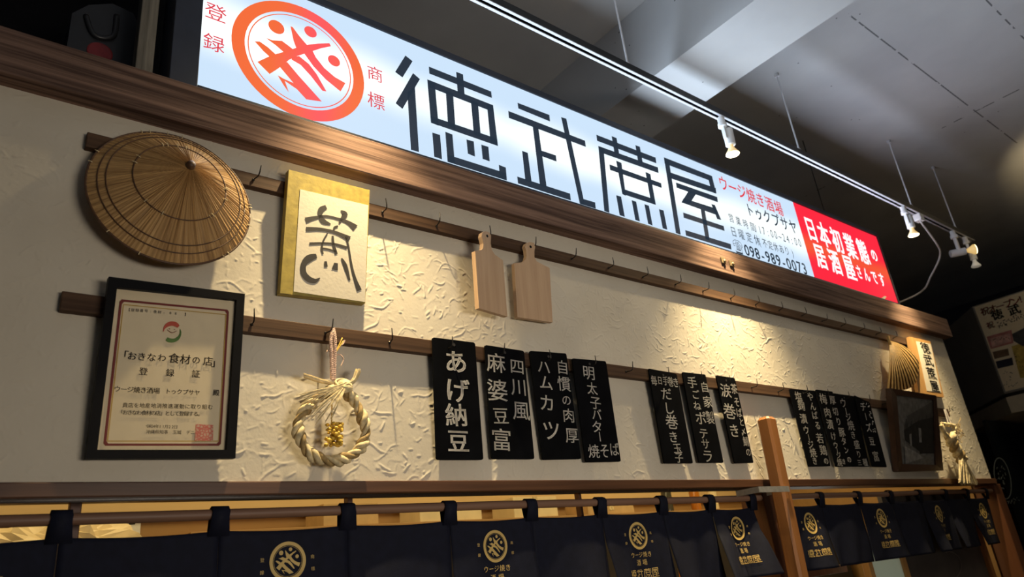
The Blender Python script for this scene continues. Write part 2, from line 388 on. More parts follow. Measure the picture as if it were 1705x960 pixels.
# ------------------------------------------------------------------ lettering
FONT = {}
def glyph(ch, off=0.0):
    k = (ch, off)
    if k not in FONT:
        c = bpy.data.curves.new('glyph', 'FONT'); c.body = ch; c.size = 1; c.offset = off; c.fill_mode = 'FRONT'; c.resolution_u = 3
        o = bpy.data.objects.new('glyph', c); COL.objects.link(o)
        dg = bpy.context.evaluated_depsgraph_get()
        me = bpy.data.meshes.new_from_object(o.evaluated_get(dg))
        vs = np.array([q.co[:2] for q in me.vertices]).reshape(-1, 2)
        if ch.isascii(): 
            cx = (vs[:, 0].min() + vs[:, 0].max()) / 2
        else: cx = 0.5
        vs = vs - np.array([cx, 0.357])
        FONT[k] = (vs, [tuple(p.vertices) for p in me.polygons])
        bpy.data.objects.remove(o); bpy.data.curves.remove(c); bpy.data.meshes.remove(me)
    return FONT[k]
def put(mb, ch, pos, su, sv, surf, rot=0.0, off=0.0):
    """character centred on pos=(u,v) of surf(u,v)->xyz, cell su x sv"""
    vs, fs = glyph(ch); c, s_ = math.cos(rot), math.sin(rot)
    sh = [(0, 0)]
    if off > 0: sh += [(off, off * .6), (-off, off * .6), (off, -off * .6), (-off, -off * .6)]      # bolder stroke
    for ox, oy in sh:
        mb.add([surf(pos[0] + ((x + ox) * c - (y + oy) * s_) * su, pos[1] + ((x + ox) * s_ + (y + oy) * c) * sv) for x, y in vs], fs)
def write(mb, pl, items, n=0.0006, wf=1.0, off=0.0, jit=0.0, rot=0.0):
    """items: (char, cx, cy, height) in photo pixels, laid on plane pl"""
    surf = lambda u, v: pl.pt(u, v, n)
    for it in items:
        ch, cx, cy, h = it[:4]; r = it[4] if len(it) > 4 else 0.0
        c = pl.uv((cx, cy)); a = pl.uv((cx, cy - h / 2)); b = pl.uv((cx, cy + h / 2))
        sv = abs(a[1] - b[1]) / 0.88
        w_ = it[5] if len(it) > 5 else wf
        put(mb, ch, c, sv * w_, sv, surf, r + rot + random.uniform(-jit, jit), off)
def line(p0, p1, text, h0, h1=None):
    """characters spread evenly from p0 to p1 (first and last centres)"""
    n = len(text); h1 = h1 or h0; out = []
    for i, ch in enumerate(text):
        t = i / max(1, n - 1)
        if ch != ' ': out.append((ch, p0[0] + (p1[0] - p0[0]) * t, p0[1] + (p1[1] - p0[1]) * t, h0 + (h1 - h0) * t))
    return out

# ------------------------------------------------------------------ the shop's emblem and its four square characters, measured on the sign
SIGN = wallpl(-0.004)
def cropuv(off, sc, pts): return [SIGN.uv((off[0] + x / sc, off[1] + y / sc)) for x, y in pts]
EC = np.array([0.4245 * 1.796, 1.55 + 0.9065 * 1.796]); ER = 0.1238 * 1.796
E_POLY = [
 [(430,410),(520,368),(600,345),(655,328),(700,312),(770,296),(830,289),(905,287),(915,307),(850,320),(760,350),(690,372),(640,395),(605,425),(560,458),(510,490)],
 [(648,175),(662,180),(700,232),(740,280),(775,318),(735,340),(690,330),(668,270)],
 [(745,330),(790,330),(815,380),(870,450),(940,510),(1010,550),(978,605),(880,525),(800,440),(735,350)],
 [(655,375),(705,372),(770,425),(820,490),(885,605),(858,600),(780,500),(715,430),(655,395)],
 [(575,440),(625,410),(700,500),(855,672),(752,657),(690,590),(610,535),(637,612),(600,560),(563,498),(600,520),(668,550)],
 [(412,275),(445,276),(500,315),(560,370),(520,385),(470,340)],
 [(485,252),(530,268),(592,272),(630,300),(675,335),(610,352),(550,300)]]
E_DOT = [((555,180), 0.118), ((780,212), 0.098), ((935,403), 0.098)]
def emblem_shapes():
    polys = []
    for p in E_POLY: polys.append([(q - EC) / ER for q in cropuv((320, 0), 3.965, p)])
    for c, r in E_DOT:
        q = (cropuv((320, 0), 3.965, [c])[0] - EC) / ER
        polys.append([q + r * np.array([math.cos(a), math.sin(a)]) for a in np.linspace(0, 2 * PI, 20, endpoint=False)])
    rings = [(0.82, 1.0), (0.765, 0.78)]
    return polys, rings
EMB = emblem_shapes()
def put_emblem(mb, c, R, surf):
    for p in EMB[0]:
        mb.flat([surf(c[0] + q[0] * R, c[1] + q[1] * R) for q in p])
    for r0, r1 in EMB[1]:
        n = 64; vs = []
        for i in range(n):
            a = 2 * PI * i / n
            for r in (r0, r1): vs.append(surf(c[0] + math.cos(a) * r * R, c[1] + math.sin(a) * r * R))
        mb.add(vs, [(2*i, 2*i+1, (2*i+3) % (2*n), (2*i+2) % (2*n)) for i in range(n)])
A3, A4 = ((640, 80), 3.692), ((960, 190), 4.0)
KANJI = [[  # first character
 (A3, [(128,47),(172,82),(110,182),(65,148)]), (A3, [(175,155),(217,192),(110,375),(68,340)]), (A3, [(140,275),(186,235),(211,640),(162,626)]),
 (A3, [(272,115),(655,268),(660,308),(275,158)]), (A3, [(440,147),(482,163),(492,285),(449,275)]),
 (A3, [(262,193),(667,352),(671,395),(266,238)]), (A3, [(262,193),(308,211),(332,478),(285,460)]), (A3, [(376,262),(421,280),(436,500),(390,480)]),
 (A3, [(530,320),(574,338),(592,550),(548,530)]), (A3, [(628,340),(667,352),(697,603),(652,585)]), (A3, [(282,418),(692,558),(697,603),(285,460)]),
 (A3, [(293,520),(341,535),(353,685),(305,668)]), (A3, [(373,515),(417,532),(432,712),(387,698)]), (A3, [(385,655),(748,770),(752,815),(387,700)]),
 (A3, [(702,718),(745,735),(752,815),(709,800)]), (A3, [(503,562),(548,575),(556,668),(512,650)]), (A3, [(594,594),(638,608),(646,697),(603,682)])],
 [
 (A3, [(817,337),(1013,412),(1017,452),(822,372)]), (A3, [(760,387),(1232,570),(1237,608),(764,430)]),
 ((( 0, 0), 1.0), [(933.9,195.1),(942.5,197.8),(973.5,341.8),(965,339.2)]), (((0, 0), 1.0), [(971.8,331.5),(990.5,337),(991.7,347.5),(965,339.3)]),
 (A3, [(910,478),(945,492),(997,860),(955,845)]), (A3, [(955,628),(1053,660),(1057,698),(960,663)]),
 (A3, [(845,632),(880,645),(905,830),(865,815)]), (A3, [(815,790),(1140,895),(1145,937),(820,832)])],
 [
 (A4, [(130,138),(525,290),(530,328),(135,178)]), (A4, [(232,147),(265,160),(283,268),(250,255)]), (A4, [(390,207),(420,218),(440,328),(408,317)]),
 (A4, [(143,212),(540,355),(545,393),(148,252)]), (A4, [(143,212),(178,225),(217,658),(183,645)]),
 (A4, [(217,335),(562,460),(566,492),(222,372)]), (A4, [(262,310),(297,325),(327,545),(303,532)]), (A4, [(457,385),(490,400),(527,605),(495,592)]), (A4, [(298,495),(520,568),(527,605),(303,532)]),
 (A4, [(262,540),(295,550),(320,685),(285,672)]), (A4, [(365,573),(395,583),(420,715),(390,705)]), (A4, [(450,600),(480,610),(505,742),(475,730)]), (A4, [(547,632),(578,642),(603,770),(572,760)])],
 [
 (A4, [(580,288),(900,412),(905,450),(585,330)]), (A4, [(868,402),(900,412),(930,530),(898,518)]), (A4, [(612,385),(925,492),(930,530),(617,425)]), (A4, [(580,288),(612,300),(692,803),(660,792)]),
 (A4, [(660,455),(935,552),(940,587),(665,490)]), (A4, [(745,510),(797,527),(750,600),(697,588)]), (A4, [(712,560),(925,628),(940,675),(697,588)]), (A4, [(895,598),(920,606),(962,705),(935,698)]),
 (A4, [(708,655),(978,745),(985,778),(712,690)]), (A4, [(825,632),(853,642),(885,840),(857,832)]), (A4, [(722,772),(1025,865),(1030,902),(727,808)])]]
KUV = [[cropuv(o, s_, q) for (o, s_), q in k] for k in KANJI]
_all = np.array([q for k in KUV for p in k for q in p]); KMIN, KMAX = _all.min(0), _all.max(0)
def put_name(mb, c, height, surf):
    """the four square characters in a row centred on c"""
    mid = (KMIN + KMAX) / 2; s_ = height / (KMAX[1] - KMIN[1])
    for k in KUV:
        for p in k: mb.flat([surf(c[0] + (q[0] - mid[0]) * s_, c[1] + (q[1] - mid[1]) * s_) for q in p])

# ------------------------------------------------------------------ illuminated sign
def emis(name, stops, zc=None, zw=0.16, axis=2, base=(0.02, 0.02, 0.025)):
    """backlit acrylic: stops = (colour away from the tube, colour over the tube)"""
    m, nt, b = _m(name); N = nt.nodes; L = nt.links
    b.inputs['Base Color'].default_value = col4(base); b.inputs['Roughness'].default_value = 1.0; b.inputs['Specular IOR Level'].default_value = 0.0; b.inputs['Emission Strength'].default_value = 1.0
    if zc is None:
        b.inputs['Emission Color'].default_value = col4(stops[0]); 
        return m
    g = N.new('ShaderNodeNewGeometry'); sx = N.new('ShaderNodeSeparateXYZ'); L.new(g.outputs['Position'], sx.inputs[0])
    mr = N.new('ShaderNodeMapRange'); mr.interpolation_type = 'SMOOTHSTEP'
    d = N.new('ShaderNodeMath'); d.operation = 'SUBTRACT'; L.new(sx.outputs[axis], d.inputs[0]); d.inputs[1].default_value = zc
    a = N.new('ShaderNodeMath'); a.operation = 'ABSOLUTE'; L.new(d.outputs[0], a.inputs[0])
    n = N.new('ShaderNodeTexNoise'); n.inputs['Scale'].default_value = 2.3; n.inputs['Detail'].default_value = 1; L.new(g.outputs['Position'], n.inputs['Vector'])
    ad = N.new('ShaderNodeMath'); ad.operation = 'MULTIPLY_ADD'; L.new(n.outputs['Fac'], ad.inputs[0]); ad.inputs[1].default_value = 0.14; L.new(a.outputs[0], ad.inputs[2])
    L.new(ad.outputs[0], mr.inputs[0]); mr.inputs[1].default_value = 0.06; mr.inputs[2].default_value = 0.06 + zw; mr.inputs[3].default_value = 1; mr.inputs[4].default_value = 0
    mx = N.new('ShaderNodeMix'); mx.data_type = 'RGBA'; L.new(mr.outputs[0], mx.inputs[0]); mx.inputs[6].default_value = col4(stops[0]); mx.inputs[7].default_value = col4(stops[1])
    L.new(mx.outputs[2], b.inputs['Emission Color']); return m
ZS0, ZS1, XS0, XS1 = 2.955, 3.441, 0.452, 4.783; ZC = (ZS0 + ZS1) / 2
M['sign_white'] = emis('backlit_white_acrylic', ((0.62, 0.79, 0.98), (1.15, 1.22, 1.20)), ZC, 0.17)
M['sign_red'] = emis('backlit_red_film', ((1.0, 0.022, 0.050), (0.92, 0.10, 0.035)), ZC - 0.03, 0.12)
M['sign_orange'] = emis('backlit_orange_film', ((0.92, 0.155, 0.042), (1.0, 0.105, 0.115)), EC[0] + 0.06, 0.16, axis=0)
M['sign_black'] = emis('backlit_black_film', ((0.022, 0.034, 0.052),))
M['sign_redtext'] = emis('backlit_red_lettering', ((0.75, 0.05, 0.07),))
M['sign_whitetext'] = emis('backlit_white_lettering', ((1.05, 1.08, 1.1),))
M['sign_frame'] = mat('dark_sign_frame', (0.030, 0.036, 0.055), 0.5, var=0.1)
sg = thing('illuminated_sign', 'long backlit white signboard with orange emblem and big square black characters, on the beam', 'sign', (2.6, 0.06, 2.916))
FT = 0.028
mb = MB()
mb.bbox((XS0 - 0.075, -0.012, 2.9165), (XS0, 0.13, ZS1 + FT), 0.002)
mb.bbox((XS1, -0.012, 2.9165), (XS1 + 0.012, 0.13, ZS1 + FT), 0.002)
mb.bbox((XS0, -0.012, ZS1), (XS1, 0.13, ZS1 + FT), 0.002)
mb.bbox((XS0, -0.012, 2.9165), (XS1, 0.13, ZS0), 0.002)
mb.box((XS0, 0.1, ZS0), (XS1, 0.13, ZS1))
mb.build('frame', M['sign_frame'], sg)
SEAM_T, SEAM_B = SIGN.at((1321.0, 341.0)), SIGN.at((1357.0, 463.0))
xr = (SEAM_T[0] + SEAM_B[0]) / 2
MB().box((XS0, -0.004, ZS0), (xr, 0.02, ZS1)).build('white_panel', M['sign_white'], sg)['label'] = 'white backlit panel'
MB().box((xr, -0.004, ZS0), (XS1, 0.02, ZS1)).build('red_panel', M['sign_red'], sg)['label'] = 'red backlit panel at the right end'
SS = lambda u, v: (u, -0.0055, v)
mb = MB(); put_emblem(mb, EC, ER, SS); mb.build('emblem', M['sign_orange'], sg)['label'] = 'round orange emblem'
mb = MB()
for k in KUV:
    for p in k: mb.flat([SS(*q) for q in p])
mb.build('name_characters', M['sign_black'], sg)
SP = wallpl(-0.004)
mb = MB(); write(mb, SP, [('登', 359, 22, 26), ('録', 356, 73, 26), ('商', 624, 124, 22), ('標', 626, 169, 24)], 0.0015)
write(mb, SP, line((1204, 306), (1296, 347), 'ウージ焼き酒場', 21, 20), 0.0015, 0.85, 0.012)
mb.build('red_lettering', M['sign_redtext'], sg)
mb = MB(); write(mb, SP, line((1248, 350), (1320, 378), 'トゥクプサヤ', 19, 20), 0.0015, 0.85, 0.012)
write(mb, SP, line((1217, 363), (1253, 378), '営業時間', 13), 0.0015, 0.8)
write(mb, SP, line((1258, 380), (1331, 404), '/17:00~24:00', 15), 0.0015, 0.75)
write(mb, SP, line((1221, 386), (1260, 400), '日曜定休', 15), 0.0015, 0.8)
write(mb, SP, line((1264, 402), (1319, 421), '(不定休あり)', 13), 0.0015, 0.8)
write(mb, SP, [('☎', 1227, 411, 20)], 0.0015, 0.8)
write(mb, SP, line((1243, 416), (1339, 447), '098-989-0073', 21), 0.0015, 0.95, 0.015)
mb.build('black_lettering', M['sign_black'], sg)
mb = MB(); write(mb, SP, line((1350, 382), (1437, 420), '日本初業態', 34), 0.0015, 0.72, 0.03); write(mb, SP, [('の', 1455, 425, 18)], 0.0015, 0.85, 0.03)
write(mb, SP, line((1366, 427), (1414, 446), '居酒屋', 35), 0.0015, 0.72, 0.03); write(mb, SP, line((1430, 453), (1468, 466), 'さんです', 20), 0.0015, 0.7, 0.03)
mb.build('white_lettering', M['sign_whitetext'], sg)
a_ = area('sign_light', (2.6, -0.03, ZC), (math.radians(-90), 0, 0), XS1 - XS0 - 0.1, ZS1 - ZS0 - 0.05, SIGN_W, SIGN_COL)
# paper scrap by the sign's right foot and the two metal catches on the beam
single(MB().prism([SP.P(p, 0.004) for p in ((1466, 497), (1472, 493), (1475, 494), (1471, 500))], (0, 0.003, 0)), 'paper_scrap', M['ricepaper'], 'tiny pale scrap at the foot of the red sign panel', 'scrap')
for i, (px, py, t) in enumerate(((1203, 434, 'left one of the pair of small metal catches on the dark beam'), (1217, 439, 'right one of the pair of small metal catches on the dark beam'))):
    c = wallpl(-0.055).at((px, py)); m_ = MB().bbox((c[0] - .016, -.062, c[2] - .016), (c[0] + .016, -.0552, c[2] + .016), .002)
    m_.lathe((c[0] + .004, -.062, c[2] - .003), (0, -1, 0), [(.008, 0), (.008, .004), (.004, .007)], 12)
    single(m_, 'metal_catch', M['brass'], t, 'catch', 'metal catches on the beam')

# ------------------------------------------------------------------ lighting track, rods, lamps
YT, ZT = -0.252, 3.5166
tr = thing('lighting_track', 'long white lighting track hung on thin rods in front of the sign', 'track', (2.0, YT, ZT))
XT0, XT1 = -1.0, 5.81
mb = MB(); hw = 0.018
mb.box((XT0, YT - hw, ZT), (XT1, YT - hw + 0.011, ZT + 0.004)); mb.box((XT0, YT + hw - 0.011, ZT), (XT1, YT + hw, ZT + 0.004))
mb.build('channel_lip', mat('track_white', (.5, .5, .52), .5, var=.03), tr)
mb = MB(); mb.box((XT0, YT - hw, ZT + 0.0042), (XT0 + XT1 - XT0, YT - hw + 0.003, ZT + 0.034)); mb.box((XT0, YT + hw - 0.003, ZT + 0.0042), (XT1, YT + hw, ZT + 0.034)); mb.box((XT0, YT - hw, ZT + 0.0342), (XT1, YT + hw, ZT + 0.038))
mb.build('channel', M['blackmetal'], tr)  # black slot, and shade put in black on the white track's sides
for x in (0.66, 2.128, 3.489, 4.851, 5.55):
    MB().tube([(x, YT, ZT + 0.036), (x, YT, 4.0772)], 0.0045, 8).lathe((x, YT, 4.058), (0, 0, 1), [(.012, 0), (.012, .019)], 12).lathe((x, YT, ZT + .036), (0, 0, 1), [(.009, 0), (.009, .02)], 10).build('suspension_rod', M['rod'], tr)
w_ = wallpl(0.06); p_ = w_.at((1366, 330))
single(MB().tube([(p_[0], 0.06, ZS1 + FT - .001), (p_[0], 0.06, 4.0772)], 0.003, 6), 'hanging_wire', M['blackmetal'], 'thin dark wire holding the sign from the ceiling above its red panel', 'wire')

def bulb_emit(name, es):
    return mat(name, (0.9, 0.85, 0.7), 0.2, emit=(1.0, 0.80, 0.42), es=es)
M['bulb_face'] = bulb_emit('glowing_bulb_face', 9.0); M['bulb_glass'] = mat('warm_bulb_glass', (0.85, 0.75, 0.5), 0.15, emit=(1.0, 0.62, 0.16), es=0.55)
M['bulb_off'] = mat('white_bulb_glass', (0.8, 0.78, 0.72), 0.2, emit=(1.0, 0.9, 0.7), es=0.12)
def lamp(x, label, axis=(0.0, 0.04, -1.0), drop=0.0, lit=True, power=LAMP_W, spread=80, name='spot_lamp'):
    t = thing(name, label, 'lamp', (x, YT, ZT), 'reflector lamps on the track')
    ax = Vector(axis).normalized()
    MB().lathe((x, YT, ZT + 0.002), (0, 0, -1), [(.017, 0), (.017, .03), (.021, .034), (.021, .052), (.017, .054)], 20).build('track_adapter', M['white'], t, auto=40)
    z1 = ZT - 0.05
    piv = Vector((x + 0.006, YT, z1 - 0.055 - drop))
    MB().bbox((x - .005, YT - .009, piv.z - .012), (x + .005, YT + .009, z1 + .004), .002).build('arm', M['white'], t, auto=40)
    h0 = Vector((x + 0.032, YT, piv.z + 0.0)) - ax * 0.052
    MB().lathe(h0, ax, [(.010, 0), (.021, .002), (.0235, .006), (.0235, .088), (.021, .09), (.014, .091)], 24).lathe(piv + Vector((0, 0, 0)), (1, 0, 0), [(.007, -.012), (.007, .014)], 12).build('socket', M['white'], t, auto=40)
    b0 = h0 + ax * 0.09
    bu = MB().lathe(b0, ax, [(.012, 0), (.013, .012), (.017, .022), (.026, .036), (.031, .044), (.032, .049)], 28).build('bulb', M['bulb_glass'] if lit else M['bulb_off'], t, smooth=True)
    MB().lathe(b0 + ax * 0.0491, ax, [(.0318, 0), (.029, .003), (.02, .0055), (.002, .0065)], 28).build('bulb_face', M['bulb_face'] if lit else M['bulb_off'], bu, smooth=True)
    if lit and power:
        l = bpy.data.lights.new('lamp_light', 'SPOT'); l.energy = power; l.color = LAMP_COL; l.spot_size = math.radians(spread); l.spot_blend = 1.0; l.shadow_soft_size = 0.016
        o = bpy.data.objects.new('lamp_light', l); COL.objects.link(o); o.location = b0 + ax * 0.075; o.rotation_euler = Vector((ax.x, ax.y - .13, ax.z)).normalized().to_track_quat('-Z', 'Y').to_euler()
        l2 = l.copy(); l2.energy = power * .085; l2.spot_size = math.radians(150); o2 = bpy.data.objects.new('lamp_spill', l2); COL.objects.link(o2); o2.location = o.location; o2.rotation_euler = o.rotation_euler
    return t
lamp(0.89, drop=-0.03, power=LAMP_W * .74, label= 'reflector lamp nearest the viewer on the track, above the calligraphy panel and cutting boards')
lamp(2.767, 'lit white reflector lamp pointing down beyond the ceiling beam, in front of the black characters')
lamp(4.685, power=LAMP_W * .58, label= 'lit white reflector lamp pointing down just beyond the right end of the red sign panel')
def side_lamp():
    x = 5.446
    t = thing('spot_lamp', 'lit reflector lamp turned sideways near the far end of the track', 'lamp', (x, YT, ZT), 'reflector lamps on the track')
    MB().lathe((x, YT, ZT + 0.002), (0, 0, -1), [(.017, 0), (.017, .03), (.024, .034), (.024, .056), (.019, .058)], 20).build('track_adapter', M['white'], t, auto=40)
    MB().bbox((x - .011, YT - .011, ZT - .15), (x + .011, YT + .011, ZT - .05), .003).build('arm', M['white'], t, auto=40)
    ax = Vector((0.60, -0.75, 0.02)).normalized(); c = Vector((x + .02, YT - .005, ZT - .158))
    MB().lathe(c - ax * .075, ax, [(.01, 0), (.023, .002), (.026, .006), (.026, .1), (.016, .102)], 24).build('socket', M['white'], t, auto=40)
    b0 = c + ax * .027
    bu = MB().lathe(b0, ax, [(.012, 0), (.014, .012), (.022, .03), (.034, .05), (.036, .058)], 28).build('bulb', M['bulb_glass'], t, smooth=True)
    MB().lathe(b0 + ax * .0581, ax, [(.0358, 0), (.033, .004), (.02, .007), (.002, .008)], 28).build('bulb_face', M['bulb_face'], bu, smooth=True)
    l = bpy.data.lights.new('lamp_light', 'SPOT'); l.energy = 40; l.color = LAMP_COL; l.spot_size = math.radians(120); l.spot_blend = .6; l.shadow_soft_size = .03
    o = bpy.data.objects.new('lamp_light', l); COL.objects.link(o); o.location = b0 + ax * .09; o.rotation_euler = ax.to_track_quat('-Z', 'Y').to_euler()
side_lamp()
lamp(5.66, 'dim white bulb lamp at the far end of the track, pointing down', lit=False, drop=0.03)
pg = thing('power_plug', 'white feed plug on the track with its cable dropping to the beam', 'plug', (4.90, YT, ZT))
MB().bbox((4.87, YT - .024, ZT - .05), (4.93, YT + .024, ZT - .0005), .006).build('plug', M['white'], pg)
cp = [(1559,398),(1561,408),(1565,425),(1558,444),(1549,461),(1541,478),(1528,489),(1512,497),(1498,503)]
pts = []
for i, p in enumerate(cp):
    y = YT + (0.10 - YT) * (i / (len(cp) - 1)) ** 1.2
    pts.append(wallpl(y).at(p))
pts[0] = np.array([4.90, YT, ZT - .045]); pts[-1][2] = max(pts[-1][2], 2.922)
def smooth_path(P, n=6):
    P = [np.array(p, float) for p in P]; Q = [P[0]] + P + [P[-1]]; out = []
    for i in range(1, len(Q) - 2):
        for k in range(n):
            t = k / n; a, b, c, d = Q[i-1], Q[i], Q[i+1], Q[i+2]
            out.append(0.5 * ((2*b) + (-a + c) * t + (2*a - 5*b + 4*c - d) * t*t + (-a + 3*b - 3*c + d) * t**3))
    out.append(P[-1]); return out
MB().tube(smooth_path(pts), 0.006, 8).build('cable', M['dimwhite'], pg, smooth=True)

# ------------------------------------------------------------------ hook rails
def hook_mesh():
    mb = MB()
    p = [(0, 0.02, 0), (0, -0.012, 0), (0.0, -0.026, 0.0), (0.0, -0.032, 0.004), (0.0, -0.034, 0.012), (0, -0.034, 0.034)]
    mb.tube(p, [.0019] * 5 + [.0012], 6); mb.ball((0, -0.003, 0), 0.0045, 8, (1, .6, 1))
    me = mb.build('hook', M['blackmetal']); return me
def rail(z0, z1, x0, x1, label, skip=()):
    t = thing('hook_rail', label, 'rail', ((x0 + x1) / 2, -0.01, z0), 'hook rails on the plaster wall')
    MB().bbox((x0, -0.022, z0), (x1, 0.003, z1), 0.002).build('board', M['rail'], t)
    k = 0; x = 0.415
    while x < x1 - 0.05:
        if x > x0 + 0.03 and not any(a < x < b for a, b in skip): 
            h = HOOK.copy(); COL.objects.link(h); h.parent = t; o_ = ORG[t.name]
            h.location = (x - o_[0] + random.uniform(-.006, .006), -0.022 - o_[1], (z0 + z1) / 2 - 0.002 - o_[2] + random.uniform(-.003, .003))
            h.rotation_euler = (random.uniform(-.1, .1), random.uniform(-.15, .15), random.uniform(-.25, .25))
        x += 0.2035
    return t
HOOK = hook_mesh()
rail(2.660, 2.703, 0.200, 4.96, 'upper long brown hook rail, behind the straw hat and cutting boards', ((.2, .60), (.68, .95), (4.55, 5.0)))
rail(2.226, 2.272, 0.193, 4.96, 'lower long brown hook rail, behind the framed certificate and black menu boards', ((.2, .60), (4.15, 4.8)))
bpy.data.objects.remove(HOOK)

# ------------------------------------------------------------------ straw hat
def straw_hat():
    C = np.array([0.402, -0.040, 2.556]); ax = np.array([0.01, -0.985, 0.10]); ax /= np.linalg.norm(ax)
    u = np.array([1.0, 0, 0]) - ax * ax[0]; u /= np.linalg.norm(u); v = np.cross(ax, u) * -1
    if v[2] < 0: v = -v
    t = thing('straw_hat', 'round conical palm-leaf hat hung flat on the upper rail', 'hat', (0.402, -0.02, 2.36))
    prof = [(.010, .150), (.030, .136), (.055, .117), (.085, .094), (.115, .071), (.145, .049), (.170, .031), (.190, .015), (.196, .010)]
    nA = 220; vs = []
    ph = np.cumsum(rng.uniform(.6, 1.4, nA)); ph = ph / ph[-1] * 2 * PI
    zig = rng.uniform(.4, 1.0, nA) * np.where(np.arange(nA) % 2, 1, -1)
    for i, (r, h) in enumerate(prof):
        for j in range(nA):
            d = zig[j] * .0016 * min(1, r / .03)
            p = C + (u * math.cos(ph[j]) + v * math.sin(ph[j])) * r + ax * (h + d)
            vs.append(p)
    n = len(prof)
    fs = [(i*nA+j, (i+1)*nA+j, (i+1)*nA+(j+1) % nA, i*nA+(j+1) % nA) for i in range(n-1) for j in range(nA)]
    m, nt, b = _m('palm_leaf_hat'); N = nt.nodes; L = nt.links
    # each leaf its own tone: noise over the angle around the crown
    tc = N.new('ShaderNodeTexCoord'); vm = N.new('ShaderNodeVectorMath'); vm.operation = 'SUBTRACT'; L.new(tc.outputs['Object'], vm.inputs[0]); vm.inputs[1].default_value = (C[0] - .402, 0, C[2] - 2.36)
    sx = N.new('ShaderNodeSeparateXYZ'); L.new(vm.outputs[0], sx.inputs[0])
    at = N.new('ShaderNodeMath'); at.operation = 'ARCTAN2'; L.new(sx.outputs[2], at.inputs[0]); L.new(sx.outputs[0], at.inputs[1])
    le = N.new('ShaderNodeVectorMath'); le.operation = 'LENGTH'; L.new(vm.outputs[0], le.inputs[0])
    cb = N.new('ShaderNodeCombineXYZ'); L.new(at.outputs[0], cb.inputs[0]); L.new(le.outputs['Value'], cb.inputs[1])
    mp = N.new('ShaderNodeMapping'); mp.inputs['Scale'].default_value = (22, 9, 1); L.new(cb.outputs[0], mp.inputs[0])
    nz = N.new('ShaderNodeTexNoise'); nz.inputs['Scale'].default_value = 1; nz.inputs['Detail'].default_value = 6; nz.inputs['Roughness'].default_value = .7; L.new(mp.outputs[0], nz.inputs['Vector'])
    r = N.new('ShaderNodeValToRGB'); e = r.color_ramp.elements; e[0].position = .33; e[1].position = .62; e[0].color = (.22, .115, .04, 1); e[1].color = (.58, .36, .145, 1)
    L.new(nz.outputs['Fac'], r.inputs[0]); L.new(r.outputs[0], b.inputs['Base Color']); b.inputs['Roughness'].default_value = .6
    MB().add(vs, fs).build('crown', m, t)
    def loop(r, h, rad, nm, mt):
        MB().tube([C + (u * math.cos(a) + v * math.sin(a)) * r + ax * h for a in np.linspace(0, 2 * PI, 73)], rad, 6).build(nm, mt, t, smooth=True)
    M['cane'] = mat('dark_cane', (.09, .042, .018), .5, var=.3, vs=60)
    for r_, h_ in ((.110, .0765), (.160, .040), (.176, .028)): loop(r_, h_, .0016, 'hoop', M['cane'])
    loop(.1965, .0095, .0030, 'rim', M['cane'])
    MB().lathe(C + ax * .146, ax, [(.011, 0), (.0115, .004), (.010, .014), (.004, .017)], 14).build('tip', M['cane'], t, smooth=True)
    mb = MB()
    for k in range(14):
        a = rng.uniform(0, 2 * PI)
        for r_, h_ in ((.110, .078), (.1965, .012)):
            p = C + (u * math.cos(a) + v * math.sin(a)) * r_ + ax * h_; d = (u * math.cos(a) + v * math.sin(a)) * .006
            mb.tube([p - d, p + ax * .002, p + d], .0011, 5)
    mb.build('stitching', M['straw'], t)
straw_hat()

# ------------------------------------------------------------------ brush strokes on a plane
def brush(mb, pl, pts, ws, n=0.0008, k=5):
    """pts in photo pixels, ws full widths in pixels"""
    P = smooth_path([np.array([p[0], p[1], w]) for p, w in zip(pts, ws)], k); L_, R_ = [], []
    for i, q in enumerate(P):
        d = P[min(i + 1, len(P) - 1)][:2] - P[max(i - 1, 0)][:2]; d = d / (np.linalg.norm(d) + 1e-9); nn = np.array([-d[1], d[0]]) * max(.2, q[2]) / 2
        L_.append(pl.P(q[:2] + nn, n)); R_.append(pl.P(q[:2] - nn, n))
    m_ = len(P); mb.add(L_ + R_, [(i, i + 1, m_ + i + 1, m_ + i) for i in range(m_ - 1)])
def cpx(off, sc, pts): return [(off[0] + x / sc, off[1] + y / sc) for x, y in pts]
def slab(mb, pl, quad, th):
    mb.prism([pl.P(p) for p in quad], -pl.N * th); return mb

